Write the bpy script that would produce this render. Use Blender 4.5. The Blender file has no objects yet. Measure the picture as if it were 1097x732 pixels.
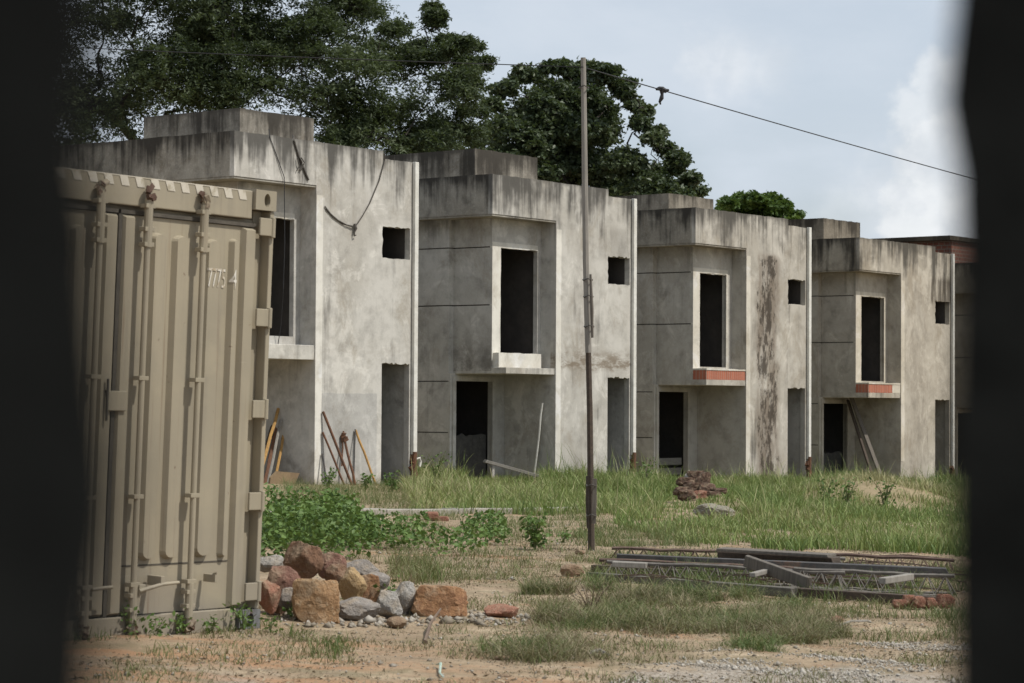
import bpy, math, random
import numpy as np
from mathutils import Vector, Matrix, noise
random.seed(7); rng = np.random.default_rng(11)
R = math.radians
SC = bpy.context.scene
COL = SC.collection

# ------------------------------------------------------------------ camera model
F = 2590.3; PITCH = R(1.615); ROLL = R(0.326); CAMZ = 1.6
def ray(px, py):
    dx, dy = px-548.5, py-366.0
    c, s = math.cos(ROLL), math.sin(ROLL)
    X = (c*dx+s*dy)/F; Z = -(-s*dx+c*dy)/F
    return Vector((X, math.cos(PITCH)-Z*math.sin(PITCH), math.sin(PITCH)+Z*math.cos(PITCH)))
def at_y(px, py, Y):
    d = ray(px, py); p = d*(Y/d.y); p.z += CAMZ; return p
def ppm(Y): return F/Y
def gbase(x, y):
    r = math.hypot(x, y)
    k = 1.0 if r < 90 else 90.0/r
    xx, yy = x*k, y*k
    z = .31-.0273*(xx+1.9)-.00907*(yy-14.4)
    # a low earth heap in front of the fourth house
    z += .5*math.exp(-((x-6.95)**2/2.4+(y-46.0)**2/3.0))
    z += .16*math.exp(-((x-3.9)**2/.5+(y-43.2)**2/1.2))
    return z
def G(x, y):
    r = math.hypot(x, y)
    a = 1.0 if r < 60 else max(0, 1-(r-60)/40)
    n = noise.noise((x*.55, y*.55, 3.1))*.035+noise.noise((x*1.7, y*1.7, 7.7))*.022+noise.noise((x*5.3, y*5.3, 1.7))*.012
    return gbase(x, y)+n*a
def gp(px, py):
    d = ray(px, py); t = 20.0
    for _ in range(60):
        t = t+.7*((CAMZ+d.z*t-gbase(d.x*t, d.y*t))/max(1e-4, -d.z))
        t = max(3.0, min(t, 200))
    p = d*t; return Vector((p.x, p.y, G(p.x, p.y)))

YAW = R(37.308); HX, HY, HW = -5.523, 47.772, 8.39
UV = Vector((math.sin(YAW), math.cos(YAW), 0)); VV = Vector((-math.cos(YAW), math.sin(YAW), 0))
DZ = [0, -.181, -.348, -.606, -.86]; DV = [0, .023, .019, -.015, 0]
def hp(k, u, v, z):
    p = Vector((HX, HY, 0))+UV*(k*HW+u)+VV*(v+DV[k]); p.z = z+DZ[k]; return p
def on_v(k, v, px, py):
    d = ray(px, py); O = Vector((HX, HY, 0))
    t = (O.dot(VV)+v+DV[k])/d.dot(VV); p = d*t
    return (p-O).dot(UV)-k*HW, p.z+CAMZ-DZ[k]
def house_uv(x, y):
    d = Vector((x-HX, y-HY, 0)); return d.dot(UV), d.dot(VV)

# ------------------------------------------------------------------ object helpers
def tag(o, label=None, cat=None, group=None, kind=None):
    if label: o['label'] = label
    if cat: o['category'] = cat
    if group: o['group'] = group
    if cat and not kind: kind = 'thing'
    if kind: o['kind'] = kind
    return o
def empty(name, loc=(0, 0, 0), rz=0.0, **k):
    o = bpy.data.objects.new(name, None); COL.objects.link(o); o.empty_display_size = .2
    o.location = loc; o.rotation_euler = (0, 0, rz); tag(o, **k); return o

class MB:
    def __init__(s): s.v = []; s.f = []
    def add(s, vs, fs):
        n = len(s.v); s.v += [tuple(v) for v in vs]; s.f += [tuple(i+n for i in f) for f in fs]
        return s
    def box(s, x0, y0, z0, x1, y1, z1):
        return s.add([(x0,y0,z0),(x1,y0,z0),(x1,y1,z0),(x0,y1,z0),(x0,y0,z1),(x1,y0,z1),(x1,y1,z1),(x0,y1,z1)],
              [(3,2,1,0),(4,5,6,7),(0,1,5,4),(1,2,6,5),(2,3,7,6),(3,0,4,7)])
    def obox(s, M, sx, sy, sz, j=0):
        vs = []
        for a, b, c in ((-1,-1,-1),(1,-1,-1),(1,1,-1),(-1,1,-1),(-1,-1,1),(1,-1,1),(1,1,1),(-1,1,1)):
            vs.append(M @ Vector((a*sx/2*(1+random.uniform(-j,j)), b*sy/2*(1+random.uniform(-j,j)), c*sz/2*(1+random.uniform(-j,j)))))
        return s.add(vs, [(3,2,1,0),(4,5,6,7),(0,1,5,4),(1,2,6,5),(2,3,7,6),(3,0,4,7)])
    def prism(s, poly, y0, y1):          # poly: counter-clockwise (x,z) seen from -y
        n = len(poly)
        vs = [(x, y0, z) for x, z in poly]+[(x, y1, z) for x, z in poly]
        fs = [tuple(range(n)), tuple(range(2*n-1, n-1, -1))]
        for i in range(n):
            j = (i+1) % n; fs.append((i, i+n, j+n, j))
        return s.add(vs, fs)
    def prism_x(s, poly, x0, x1):        # poly (y,z)
        n = len(poly)
        vs = [(x0, y, z) for y, z in poly]+[(x1, y, z) for y, z in poly]
        fs = [tuple(range(n-1, -1, -1)), tuple(range(n, 2*n))]
        for i in range(n):
            j = (i+1) % n; fs.append((i, j, j+n, i+n))
        return s.add(vs, fs)
    def tube(s, pts, rads, n=8, cap=True):
        pts = [Vector(p) for p in pts]
        if not hasattr(rads, '__len__'): rads = [rads]*len(pts)
        rings = []; up = None
        for i, p in enumerate(pts):
            d = (pts[min(i+1, len(pts)-1)]-pts[max(i-1, 0)])
            d = d.normalized() if d.length > 1e-9 else Vector((0, 0, 1))
            if up is None: up = d.orthogonal().normalized()
            up = (up-d*up.dot(d)); up = up.normalized() if up.length > 1e-6 else d.orthogonal().normalized()
            b = d.cross(up)
            rings.append([p+(up*math.cos(2*math.pi*k/n)+b*math.sin(2*math.pi*k/n))*rads[i] for k in range(n)])
        vs = [q for r in rings for q in r]; fs = []
        for i in range(len(pts)-1):
            for k in range(n):
                fs.append((i*n+k, i*n+(k+1) % n, (i+1)*n+(k+1) % n, (i+1)*n+k))
        if cap: fs += [tuple(range(n-1, -1, -1)), tuple((len(pts)-1)*n+k for k in range(n))]
        return s.add(vs, fs)
    def build(s, name, mat, parent=None, bevel=0, smooth=False, **k):
        me = bpy.data.meshes.new(name); me.from_pydata(s.v, [], s.f); me.update()
        if mat: me.materials.append(mat)
        if smooth: me.polygons.foreach_set('use_smooth', [True]*len(me.polygons))
        o = bpy.data.objects.new(name, me); COL.objects.link(o)
        if parent: o.parent = parent
        if bevel:
            b = o.modifiers.new('bevel', 'BEVEL'); b.width = bevel; b.segments = 2; b.limit_method = 'ANGLE'; b.angle_limit = R(40)
        tag(o, **k); return o

def np_mesh(name, verts, faces, mat, attr=None, parent=None, smooth=False, **k):
    """verts (N,3); faces (M,4) quads or (M,3) tris"""
    me = bpy.data.meshes.new(name); nv = len(verts); nf, fl = faces.shape
    me.vertices.add(nv); me.vertices.foreach_set('co', np.ascontiguousarray(verts, dtype=np.float32).ravel())
    me.loops.add(nf*fl); me.loops.foreach_set('vertex_index', np.ascontiguousarray(faces, dtype=np.int32).ravel())
    me.polygons.add(nf); me.polygons.foreach_set('loop_start', np.arange(0, nf*fl, fl, dtype=np.int32))
    me.polygons.foreach_set('loop_total', np.full(nf, fl, dtype=np.int32))
    if smooth: me.polygons.foreach_set('use_smooth', np.ones(nf, dtype=bool))
    me.update(calc_edges=True)
    if attr is not None:
        a = me.attributes.new('tint', 'FLOAT', 'POINT'); a.data.foreach_set('value', np.ascontiguousarray(attr, dtype=np.float32))
    me.materials.append(mat)
    o = bpy.data.objects.new(name, me); COL.objects.link(o)
    if parent: o.parent = parent
    tag(o, **k); return o

def blades(name, base, h, w, lean, mat, tint, parent=None, droop=.35, **k):
    """grass blades: three tapering quads each"""
    n = len(base); az = rng.uniform(0, 2*np.pi, n); fa = rng.uniform(0, 2*np.pi, n)
    side = np.stack([np.cos(fa), np.sin(fa), np.zeros(n)], 1)
    out = np.stack([np.cos(az), np.sin(az), np.zeros(n)], 1)
    V = np.zeros((n, 8, 3)); lv = [0, .4, .75, 1.0]; ww = [1, .85, .55, .08]
    for i, (t, a) in enumerate(zip(lv, ww)):
        c = base+out*(lean*h*t**1.8)[:, None]
        c[:, 2] += h*t-(droop*lean*h*t**2.5)
        V[:, 2*i] = c-side*(w*a/2)[:, None]; V[:, 2*i+1] = c+side*(w*a/2)[:, None]
    o = np.arange(n)[:, None, None]*8
    q = np.array([[0, 1, 3, 2], [2, 3, 5, 4], [4, 5, 7, 6]])[None]
    return np_mesh(name, V.reshape(-1, 3), (o+q).reshape(-1, 4), mat, np.repeat(tint, 8), parent, **k)

def leaves(name, pos, size, aspect, mat, tint, parent=None, flat=.6, **k):
    """leaf faces: folded along the midrib"""
    n = len(pos)
    d = rng.normal(size=(n, 3)); d[:, 2] *= flat; d[:, 2] -= .25; d /= np.linalg.norm(d, axis=1)[:, None]
    nrm = rng.normal(size=(n, 3)); nrm[:, 2] += 1.1
    s = np.cross(d, nrm); s /= np.linalg.norm(s, axis=1)[:, None]; u = np.cross(s, d)
    sz = size[:, None]
    V = np.zeros((n, 4, 3))
    V[:, 0] = pos-d*sz*.5; V[:, 2] = pos+d*sz*.5
    V[:, 1] = pos-s*sz*aspect*.5+u*sz*.1; V[:, 3] = pos+s*sz*aspect*.5+u*sz*.1
    o = np.arange(n)[:, None, None]*4
    q = np.array([[0, 1, 2], [0, 2, 3]])[None]
    return np_mesh(name, V.reshape(-1, 3), (o+q).reshape(-1, 3), mat, np.repeat(tint, 4), parent, **k)

# ------------------------------------------------------------------ node helpers
class NT:
    def __init__(s, name):
        s.m = bpy.data.materials.new(name); s.m.use_nodes = True
        s.t = s.m.node_tree; s.t.nodes.clear()
        s.out = s.t.nodes.new('ShaderNodeOutputMaterial')
    def n(s, typ, **k):
        nd = s.t.nodes.new(typ)
        for a, b in k.items(): setattr(nd, a, b)
        return nd
    def link(s, a, b): s.t.links.new(a, b)
    def put(s, sock, val):
        if hasattr(val, 'is_output'): s.link(val, sock)
        else: sock.default_value = val
    def coord(s, kind='Object'): return s.n('ShaderNodeTexCoord').outputs[kind]
    def mapv(s, v, scale=(1, 1, 1), loc=(0, 0, 0)):
        m = s.n('ShaderNodeMapping'); s.link(v, m.inputs[0]); m.inputs['Scale'].default_value = scale; m.inputs['Location'].default_value = loc
        return m.outputs[0]
    def noise(s, v, scale, detail=4, rough=.55, dist=0):
        m = s.n('ShaderNodeTexNoise'); s.link(v, m.inputs['Vector']); m.inputs['Scale'].default_value = scale
        m.inputs['Detail'].default_value = detail; m.inputs['Roughness'].default_value = rough; m.inputs['Distortion'].default_value = dist
        return m.outputs['Fac']
    def vor(s, v, scale, out='Distance', feature='F1'):
        m = s.n('ShaderNodeTexVoronoi'); m.feature = feature; s.link(v, m.inputs['Vector']); m.inputs['Scale'].default_value = scale
        return m.outputs[out]
    def rng(s, v, a, b, c=0., d=1., smooth=True):
        m = s.n('ShaderNodeMapRange'); m.interpolation_type = 'SMOOTHSTEP' if smooth else 'LINEAR'; s.put(m.inputs[0], v)
        for i, x in zip((1, 2, 3, 4), (a, b, c, d)): s.put(m.inputs[i], x)
        return m.outputs[0]
    def math(s, op, a, b=0.):
        m = s.n('ShaderNodeMath'); m.operation = op; s.put(m.inputs[0], a); s.put(m.inputs[1], b); return m.outputs[0]
    def mix(s, f, a, b, typ='MIX'):
        m = s.n('ShaderNodeMix'); m.data_type = 'RGBA'; m.blend_type = typ; m.clamp_result = False
        s.put(m.inputs[0], f)
        for i, x in ((6, a), (7, b)):
            s.put(m.inputs[i], x if hasattr(x, 'is_output') else (*x, 1))
        return m.outputs[2]
    def xyz(s, v):
        m = s.n('ShaderNodeSeparateXYZ'); s.link(v, m.inputs[0]); return m.outputs
    def attr(s, name, typ='GEOMETRY'):
        m = s.n('ShaderNodeAttribute'); m.attribute_type = typ; m.attribute_name = name; return m.outputs['Fac']
    def bump(s, h, st=.3, dist=.02):
        m = s.n('ShaderNodeBump'); s.link(h, m.inputs['Height']); m.inputs['Strength'].default_value = st; m.inputs['Distance'].default_value = dist
        return m.outputs[0]
    def bsdf(s, col, rough=.85, normal=None, metal=0., spec=.3):
        b = s.n('ShaderNodeBsdfPrincipled')
        s.put(b.inputs['Base Color'], col if hasattr(col, 'is_output') else (*col, 1))
        s.put(b.inputs['Roughness'], rough); b.inputs['Metallic'].default_value = metal
        b.inputs['Specular IOR Level'].default_value = spec
        if normal is not None: s.link(normal, b.inputs['Normal'])
        return b.outputs[0]
    def done(s, sh): s.link(sh, s.out.inputs[0]); return s.m

def m_concrete(name, c1, c2, dark=(.05, .047, .042), streak=.5, zlo=6.2, zhi=7.15, mild=.35, local=False, splash=.5, rough=.92):
    """weathered render: blotches, vertical rain streaks that start at the top edge, mildew"""
    t = NT(name); co = t.coord()
    sd = t.attr('seed', 'OBJECT')
    cb = t.n('ShaderNodeCombineXYZ'); t.put(cb.inputs[0], sd); t.put(cb.inputs[1], t.math('MULTIPLY', sd, 1.7))
    va = t.n('ShaderNodeVectorMath'); va.operation = 'ADD'; t.link(co, va.inputs[0]); t.link(cb.outputs[0], va.inputs[1])
    v = va.outputs[0]; z = t.xyz(co)
    big = t.rng(t.noise(v, .75, 5, .62, .4), .35, .66)
    med = t.noise(v, 3.2, 6, .65)
    fine = t.noise(v, 24, 4, .6)
    col = t.mix(big, c1, c2)
    # trowelled patches of paler and browner render, rubbed edges
    pt = t.noise(t.mapv(v, (1, 1, .8)), 1.15, 9, .74, .8)
    col = t.mix(t.rng(pt, .53, .60, 0, .55), col, tuple(min(.7, x*1.28) for x in c1))
    col = t.mix(t.rng(t.noise(t.mapv(v, (1, 1, .7), (4, 9, 2)), .95, 8, .72, .6), .5, .66, 0, .6), col, (c2[0]*.72, c2[1]*.67, c2[2]*.6))
    col = t.mix(t.rng(med, .42, .72, 0, .45), col, tuple(x*.66 for x in c2))
    col = t.mix(t.rng(fine, .45, .8, 0, .22), col, (.62, .6, .55))
    sv = t.mapv(v, (2.3, 2.3, .3)); sv2 = t.mapv(v, (8.5, 8.5, .42))
    st = t.math('ADD', t.math('MULTIPLY', t.noise(sv, 1, 5, .62), .65), t.math('MULTIPLY', t.noise(sv2, 1, 4, .6), .35))
    top = t.rng(z[2], zlo, zhi, 0, 1, False)
    top = t.math('POWER', top, 1.6)
    thr = t.math('ADD', st, t.math('MULTIPLY', top, .26))
    thr = t.math('ADD', thr, t.math('MULTIPLY', t.math('SUBTRACT', t.noise(v, .9, 4, .6), .5), .5))
    sm = t.rng(thr, .56, .80, 0, streak)
    ed = t.math('MULTIPLY', t.rng(t.math('ADD', z[2], t.math('MULTIPLY', st, .35)), zhi+.02, zhi+.16), .75)
    sm = t.math('MAXIMUM', sm, t.math('MULTIPLY', ed, streak))
    col = t.mix(sm, col, dark)
    ml = t.rng(t.noise(v, 1.6, 8, .72, .3), .5, .75, 0, mild)
    col = t.mix(ml, col, tuple(x*1.9 for x in dark))
    # earth splashed on the foot of the wall
    sp = t.math('ADD', t.rng(z[2], -.2, .75, 1, 0), t.math('MULTIPLY', med, .6))
    col = t.mix(t.rng(sp, .65, 1.25, 0, splash), col, (.20, .155, .105))
    # the long drip stain and the stains under the window head, per house
    s1 = t.attr('stain', 'OBJECT')
    u = t.math('ADD', z[0], t.math('MULTIPLY', t.noise(t.mapv(v, (1, 1, .7)), 1.4, 3), .5))
    ban = t.math('MULTIPLY', t.rng(u, 3.0, 3.5), t.rng(u, 4.65, 3.85))
    ban = t.math('MULTIPLY', ban, t.rng(z[2], 6.25, 5.9))
    dn = t.noise(t.mapv(v, (2.6, 2.6, .8)), 1.7, 7, .75)
    hal = t.math('MULTIPLY', t.math('MULTIPLY', t.rng(ban, 0, .8), t.rng(t.noise(t.mapv(v, (2, 2, .5)), 1.3, 5, .65), .28, .58)), .78)
    col = t.mix(t.math('MULTIPLY', hal, s1), col, (.15, .115, .085))
    dn = t.math('ADD', t.math('MULTIPLY', dn, .55), t.math('MULTIPLY', t.noise(t.mapv(v, (5, 5, 2.6)), 1.6, 6, .75), .45))
    dr = t.math('MULTIPLY', t.rng(t.math('ADD', dn, t.math('MULTIPLY', ban, .15)), .60, .68, 0, .9), t.rng(ban, .1, .5))
    col = t.mix(t.math('MULTIPLY', dr, s1), col, (.045, .036, .028))
    s2 = t.attr('stain_high', 'OBJECT')
    b2 = t.math('MULTIPLY', t.math('MULTIPLY', t.rng(z[0], 4.0, 4.25), t.rng(z[2], 5.3, 5.52)), t.rng(z[2], 6.3, 6.05))
    d2 = t.rng(t.noise(t.mapv(v, (6, 6, .35)), 1.2, 4, .6), .38, .54)
    col = t.mix(t.math('MULTIPLY', t.math('MULTIPLY', b2, d2), s2), col, (.05, .04, .03))
    fk = t.attr('flank', 'OBJECT')
    fm = t.math('MULTIPLY', t.rng(t.math('ADD', z[2], t.math('MULTIPLY', med, 1.6)), 5.0, 3.3), t.rng(t.noise(v, 2.1, 6, .7), .36, .6))
    col = t.mix(t.math('MULTIPLY', fm, fk), col, (.075, .065, .05))
    sr = t.attr('smear', 'OBJECT'); zz = t.math('ADD', z[2], t.math('MULTIPLY', t.noise(v, 3.5, 4), .35))
    sm2 = t.math('MULTIPLY', t.math('MULTIPLY', t.rng(zz, 2.85, 3.0), t.rng(zz, 3.5, 3.1)), t.rng(t.noise(t.mapv(v, (1, 1, 3)), 2.2, 5, .7), .4, .6))
    col = t.mix(t.math('MULTIPLY', sm2, sr), col, (.19, .155, .115))
    col = t.mix(t.attr('age', 'OBJECT'), col, t.mix(1., col, (.74, .655, .53), 'MULTIPLY'))
    h = t.math('ADD', t.math('MULTIPLY', med, .6), t.math('MULTIPLY', fine, .4))
    return t.done(t.bsdf(col, rough, t.bump(h, .35, .02), spec=.2))

def m_simple(name, c1, c2, scale=6, rough=.8, bump=.3, stretch=(1, 1, 1), metal=0, c3=None, dist=.01, spec=.3, thr=.55):
    t = NT(name); co = t.coord(); v = t.mapv(co, stretch)
    a = t.noise(v, scale, 6, .65); b = t.noise(v, scale*5.3, 4, .6)
    col = t.mix(t.rng(a, .35, .68), c1, c2)
    col = t.mix(t.rng(b, .4, .75, 0, .4), col, tuple(x*.55 for x in c1))
    if c3: col = t.mix(t.rng(t.noise(t.mapv(co, stretch, (5, 3, 1)), scale*.8, 7, .7), thr, thr+.12), col, c3)
    return t.done(t.bsdf(col, rough, t.bump(t.math('ADD', a, b), bump, dist), metal, spec))

def m_plant(name, cols, trans=.25, rough=.55):
    t = NT(name); a = t.attr('tint')
    r = t.n('ShaderNodeValToRGB'); t.link(a, r.inputs[0]); cr = r.color_ramp
    for i, c in enumerate(cols):
        p = i/(len(cols)-1)
        e = cr.elements[i] if i < 2 else cr.elements.new(p)
        e.position = p; e.color = (*c, 1)
    if len(cols) > 2:
        pass
    b = t.bsdf(r.outputs[0], rough, spec=.3)
    tr = t.n('ShaderNodeBsdfTranslucent'); t.link(t.mix(.5, r.outputs[0], (.10, .14, .02)), tr.inputs[0])
    mx = t.n('ShaderNodeMixShader'); mx.inputs[0].default_value = trans; t.link(b, mx.inputs[1]); t.link(tr.outputs[0], mx.inputs[2])
    return t.done(mx.outputs[0])
def ramp_fix(): pass

def m_brick(name, c1=(.36, .12, .07), c2=(.27, .085, .05), mortar=(.36, .31, .26), bw=.2, rh=.12, off=.5):
    t = NT(name); co = t.coord()
    z = t.xyz(co); cb = t.n('ShaderNodeCombineXYZ'); t.put(cb.inputs[0], t.math('ADD', z[0], z[1])); t.put(cb.inputs[1], z[2])
    b = t.n('ShaderNodeTexBrick'); t.link(cb.outputs[0], b.inputs[0]); b.inputs['Scale'].default_value = 1
    b.inputs['Color1'].default_value = (*c1, 1); b.inputs['Color2'].default_value = (*c2, 1); b.inputs['Mortar'].default_value = (*mortar, 1)
    b.inputs['Mortar Size'].default_value = .014; b.inputs['Brick Width'].default_value = bw; b.inputs['Row Height'].default_value = rh; b.offset = off
    n = t.noise(co, 9, 5, .65)
    col = t.mix(t.rng(n, .5, .75, 0, .6), b.outputs[0], (.25, .14, .1))
    return t.done(t.bsdf(col, .9, t.bump(t.math('ADD', n, t.math('MULTIPLY', b.outputs['Fac'], -.6)), .5, .02), spec=.2))
# ------------------------------------------------------------------ materials
M = {}
M['facade'] = m_concrete('weathered_render', (.50, .482, .44), (.405, .385, .342), streak=.88, zlo=5.3, zhi=7.1, mild=.22)
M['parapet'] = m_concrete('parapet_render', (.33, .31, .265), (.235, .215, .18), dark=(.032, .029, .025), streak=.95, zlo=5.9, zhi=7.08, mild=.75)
M['side'] = m_concrete('grey_render', (.48, .465, .43), (.39, .375, .34), streak=.5, zlo=5.2, zhi=6.6, mild=.45)
M['bare'] = m_concrete('bare_cement', (.48, .465, .43), (.40, .385, .35), streak=.25, zlo=5.2, zhi=6.8, mild=.3)
M['greypatch'] = m_concrete('grey_patch_render', (.40, .39, .365), (.335, .325, .30), streak=.2, mild=.15)
M['white'] = m_concrete('white_plaster', (.66, .64, .58), (.56, .535, .47), streak=.3, zlo=5.0, zhi=7.2, mild=.15, splash=.7)
M['tank'] = m_concrete('tank_render', (.29, .265, .22), (.20, .18, .148), dark=(.032, .028, .023), streak=.9, zlo=6.4, zhi=7.95, mild=.6)
M['slab'] = m_concrete('slab_concrete', (.50, .48, .43), (.38, .36, .32), streak=.5, zlo=2.3, zhi=3.2, mild=.5)
M['inside'] = m_simple('shade_dark_interior', (.075, .066, .058), (.055, .05, .045), 2)  # room shade put into the colour: far darker than bare concrete
M['joint'] = m_simple('dark_joint', (.07, .065, .057), (.10, .092, .08), 8)
M['brick'] = m_brick('red_block')
M['brickdark'] = m_brick('dirty_red_block', (.19, .075, .05), (.13, .055, .04), (.17, .14, .115))
M['soldier'] = m_brick('soldier_brick', (.40, .135, .08), (.31, .10, .06), (.34, .2, .15), .1, .3, 0)
M['pvc'] = m_simple('downpipe_paint', (.66, .65, .60), (.56, .54, .48), 2, .6, .1)
M['rust'] = m_simple('rusty_iron', (.10, .055, .035), (.16, .075, .04), 14, .85)
M['ctn'] = None
def paint():
    t = NT('tan_container_paint'); co = t.coord(); z = t.xyz(co)
    n = t.noise(co, 1.3, 6, .6, .3); f = t.noise(t.mapv(co, (9, 9, .6)), 1.6, 5, .65); g = t.noise(co, 30, 4, .6)
    col = t.mix(t.rng(n, .35, .66), (.315, .274, .196), (.27, .238, .174))
    col = t.mix(t.rng(f, .48, .72, 0, .45), col, (.215, .19, .145))
    col = t.mix(t.rng(t.noise(co, 2.7, 3), .56, .66, 0, .35), col, (.345, .30, .21))
    col = t.mix(t.math('MULTIPLY', t.rng(z[2], .75, .0), t.rng(n, .3, .6)), col, (.24, .21, .165))
    col = t.mix(t.rng(t.noise(t.mapv(co, (14, 14, .35), (3, 1, 0)), 1.5, 5, .7), .58, .74, 0, .55), col, (.15, .095, .058))     # rust runs
    col = t.mix(t.rng(t.noise(t.mapv(co, (2, 2, 26), (8, 0, 4)), 1.4, 5, .75), .66, .70, 0, .4), col, (.42, .38, .30))           # scuffs
    col = t.mix(t.rng(t.noise(co, 16, 7, .75), .67, .71), col, (.10, .05, .028))
    return t.done(t.bsdf(col, t.rng(n, .3, .7, .5, .75), t.bump(t.math('ADD', n, t.math('MULTIPLY', g, .25)), .12, .02), spec=.35))
M['ctn'] = paint()
M['ctn_rust'] = m_simple('rusted_tan_paint', (.28, .235, .165), (.22, .175, .125), 9, .75, c3=(.075, .042, .028), thr=.42)
M['gasket'] = m_simple('door_gasket', (.07, .062, .05), (.10, .088, .07), 12, .8)
M['castgrey'] = m_simple('bare_grey_steel', (.16, .165, .165), (.11, .11, .11), 14, .6, c3=(.13, .07, .045))
def faded():
    t = NT('faded_white_paint'); co = t.coord()
    n = t.noise(co, 13, 6, .7)
    return t.done(t.bsdf(t.mix(t.rng(n, .46, .62), (.60, .57, .50), (.37, .305, .21)), .7))
M['faded'] = faded()
def stripe_mat():
    t = NT('pale_stripes'); co = t.coord(); n = t.noise(co, 11, 6, .7)  # pale tone broken up by tan noise
    return t.done(t.bsdf(t.mix(t.rng(n, .5, .66), (.50, .46, .38), (.335, .295, .215)), .7))
M['stripe'] = stripe_mat()
M['wood'] = m_simple('weathered_timber', (.15, .132, .11), (.095, .082, .068), 3, .85, .4, (9, 9, .8))
M['woodlight'] = m_simple('pale_timber', (.27, .25, .22), (.20, .185, .16), 3, .85, .3, (8, 8, .8))
M['woodbrown'] = m_simple('brown_timber', (.085, .064, .048), (.055, .043, .034), 3, .85, .4, (8, 1, 8))
M['woodyellow'] = m_simple('yellow_timber', (.42, .25, .085), (.30, .17, .06), 4, .8, .3, (8, 8, 1))
M['woodred'] = m_simple('red_brown_timber', (.19, .095, .055), (.13, .07, .045), 4, .85, .3, (8, 8, 1))
M['cardboard'] = m_simple('brown_board', (.23, .165, .095), (.18, .125, .075), 3)
M['steeldark'] = m_simple('dark_steel_beam', (.05, .048, .046), (.08, .073, .068), 8, .65, .3, c3=(.11, .07, .05))
M['steelgrey'] = m_simple('grey_weathered_timber', (.13, .12, .10), (.085, .078, .066), 4, .85, .3, (8, 8, .8))
M['rebar'] = m_simple('rusty_rebar', (.10, .065, .05), (.14, .10, .08), 14, .8)
M['rebargrey'] = m_simple('grey_rebar', (.17, .155, .135), (.11, .10, .09), 14, .8)
M['black'] = m_simple('black_cable', (.018, .018, .02), (.03, .03, .03), 10, .6)
M['rope'] = m_simple('dirty_rope', (.06, .055, .048), (.10, .09, .078), 20, .9)
M['post'] = m_simple('shade_dark_gate', (.008, .0085, .008), (.016, .017, .016), 20, .9, .2, spec=.05)  # shade on the posts put into a near-black base colour
M['door_debris'] = m_simple('blackened_board', (.045, .043, .04), (.07, .067, .06), 4, .9, c3=(.22, .21, .2), thr=.6)
M['greyboard'] = m_simple('grey_board', (.17, .165, .15), (.12, .115, .105), 4, .9, .3, (1, 8, 8))
M['kerb'] = m_simple('kerb_concrete', (.34, .315, .27), (.26, .24, .20), 3, .9)
M['plastic'] = m_simple('green_plastic', (.36, .46, .38), (.40, .5, .43), 5, .5)
M['bark'] = m_simple('bark', (.045, .038, .03), (.03, .025, .02), 4, .95, .8, (4, 4, .8), dist=.05)
def rockm(name, a, b, c, sc=5):
    t = NT(name); co = t.coord()
    n = t.noise(co, sc, 8, .7, .2); v = t.noise(co, sc*6, 5, .7)
    col = t.mix(t.rng(n, .36, .62), a, b); col = t.mix(t.rng(v, .5, .68, 0, .7), col, c)
    col = t.mix(t.rng(t.noise(co, sc*.6, 4), .55, .7, 0, .5), col, tuple(x*.6 for x in a))
    col = t.mix(t.rng(t.noise(t.mapv(co, (1, 1, 1), (3, 8, 1)), sc*1.3, 7, .75), .46, .66, 0, .6), col, (.33, .26, .18))      # dust
    return t.done(t.bsdf(col, .92, t.bump(t.math('ADD', n, t.math('MULTIPLY', v, .6)), .9, .045), spec=.2))
M['r_tan'] = rockm('sandy_orange_rock', (.37, .235, .125), (.28, .165, .085), (.46, .345, .225))
M['r_brown'] = rockm('dark_brown_rock', (.165, .10, .066), (.21, .12, .075), (.12, .07, .05))
M['r_red'] = rockm('red_brown_rock', (.22, .115, .085), (.165, .088, .067), (.33, .22, .16))
M['r_yellow'] = rockm('yellow_ochre_rock', (.42, .305, .165), (.35, .235, .12), (.28, .175, .095))
M['r_grey'] = rockm('grey_rock', (.275, .25, .225), (.215, .195, .175), (.36, .33, .295))
M['r_pale'] = rockm('pale_grey_rock', (.38, .362, .33), (.30, .285, .262), (.46, .44, .405))
M['r_block'] = rockm('rust_brown_rock', (.32, .175, .085), (.23, .12, .065), (.43, .26, .14))
M['r_redtop'] = rockm('brick_red_rock', (.33, .165, .11), (.26, .125, .085), (.42, .27, .19))
M['clod'] = rockm('earth_clod', (.29, .20, .13), (.23, .155, .10), (.36, .27, .18), 9)
M['rubble'] = rockm('broken_concrete', (.27, .255, .205), (.21, .195, .15), (.34, .32, .27), 8)
M['r_dark'] = rockm('blackened_brick', (.075, .05, .037), (.12, .07, .048), (.045, .033, .028), 9)
M['r_brick'] = rockm('broken_brick', (.27, .125, .082), (.20, .09, .06), (.34, .21, .15), 9)

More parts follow.
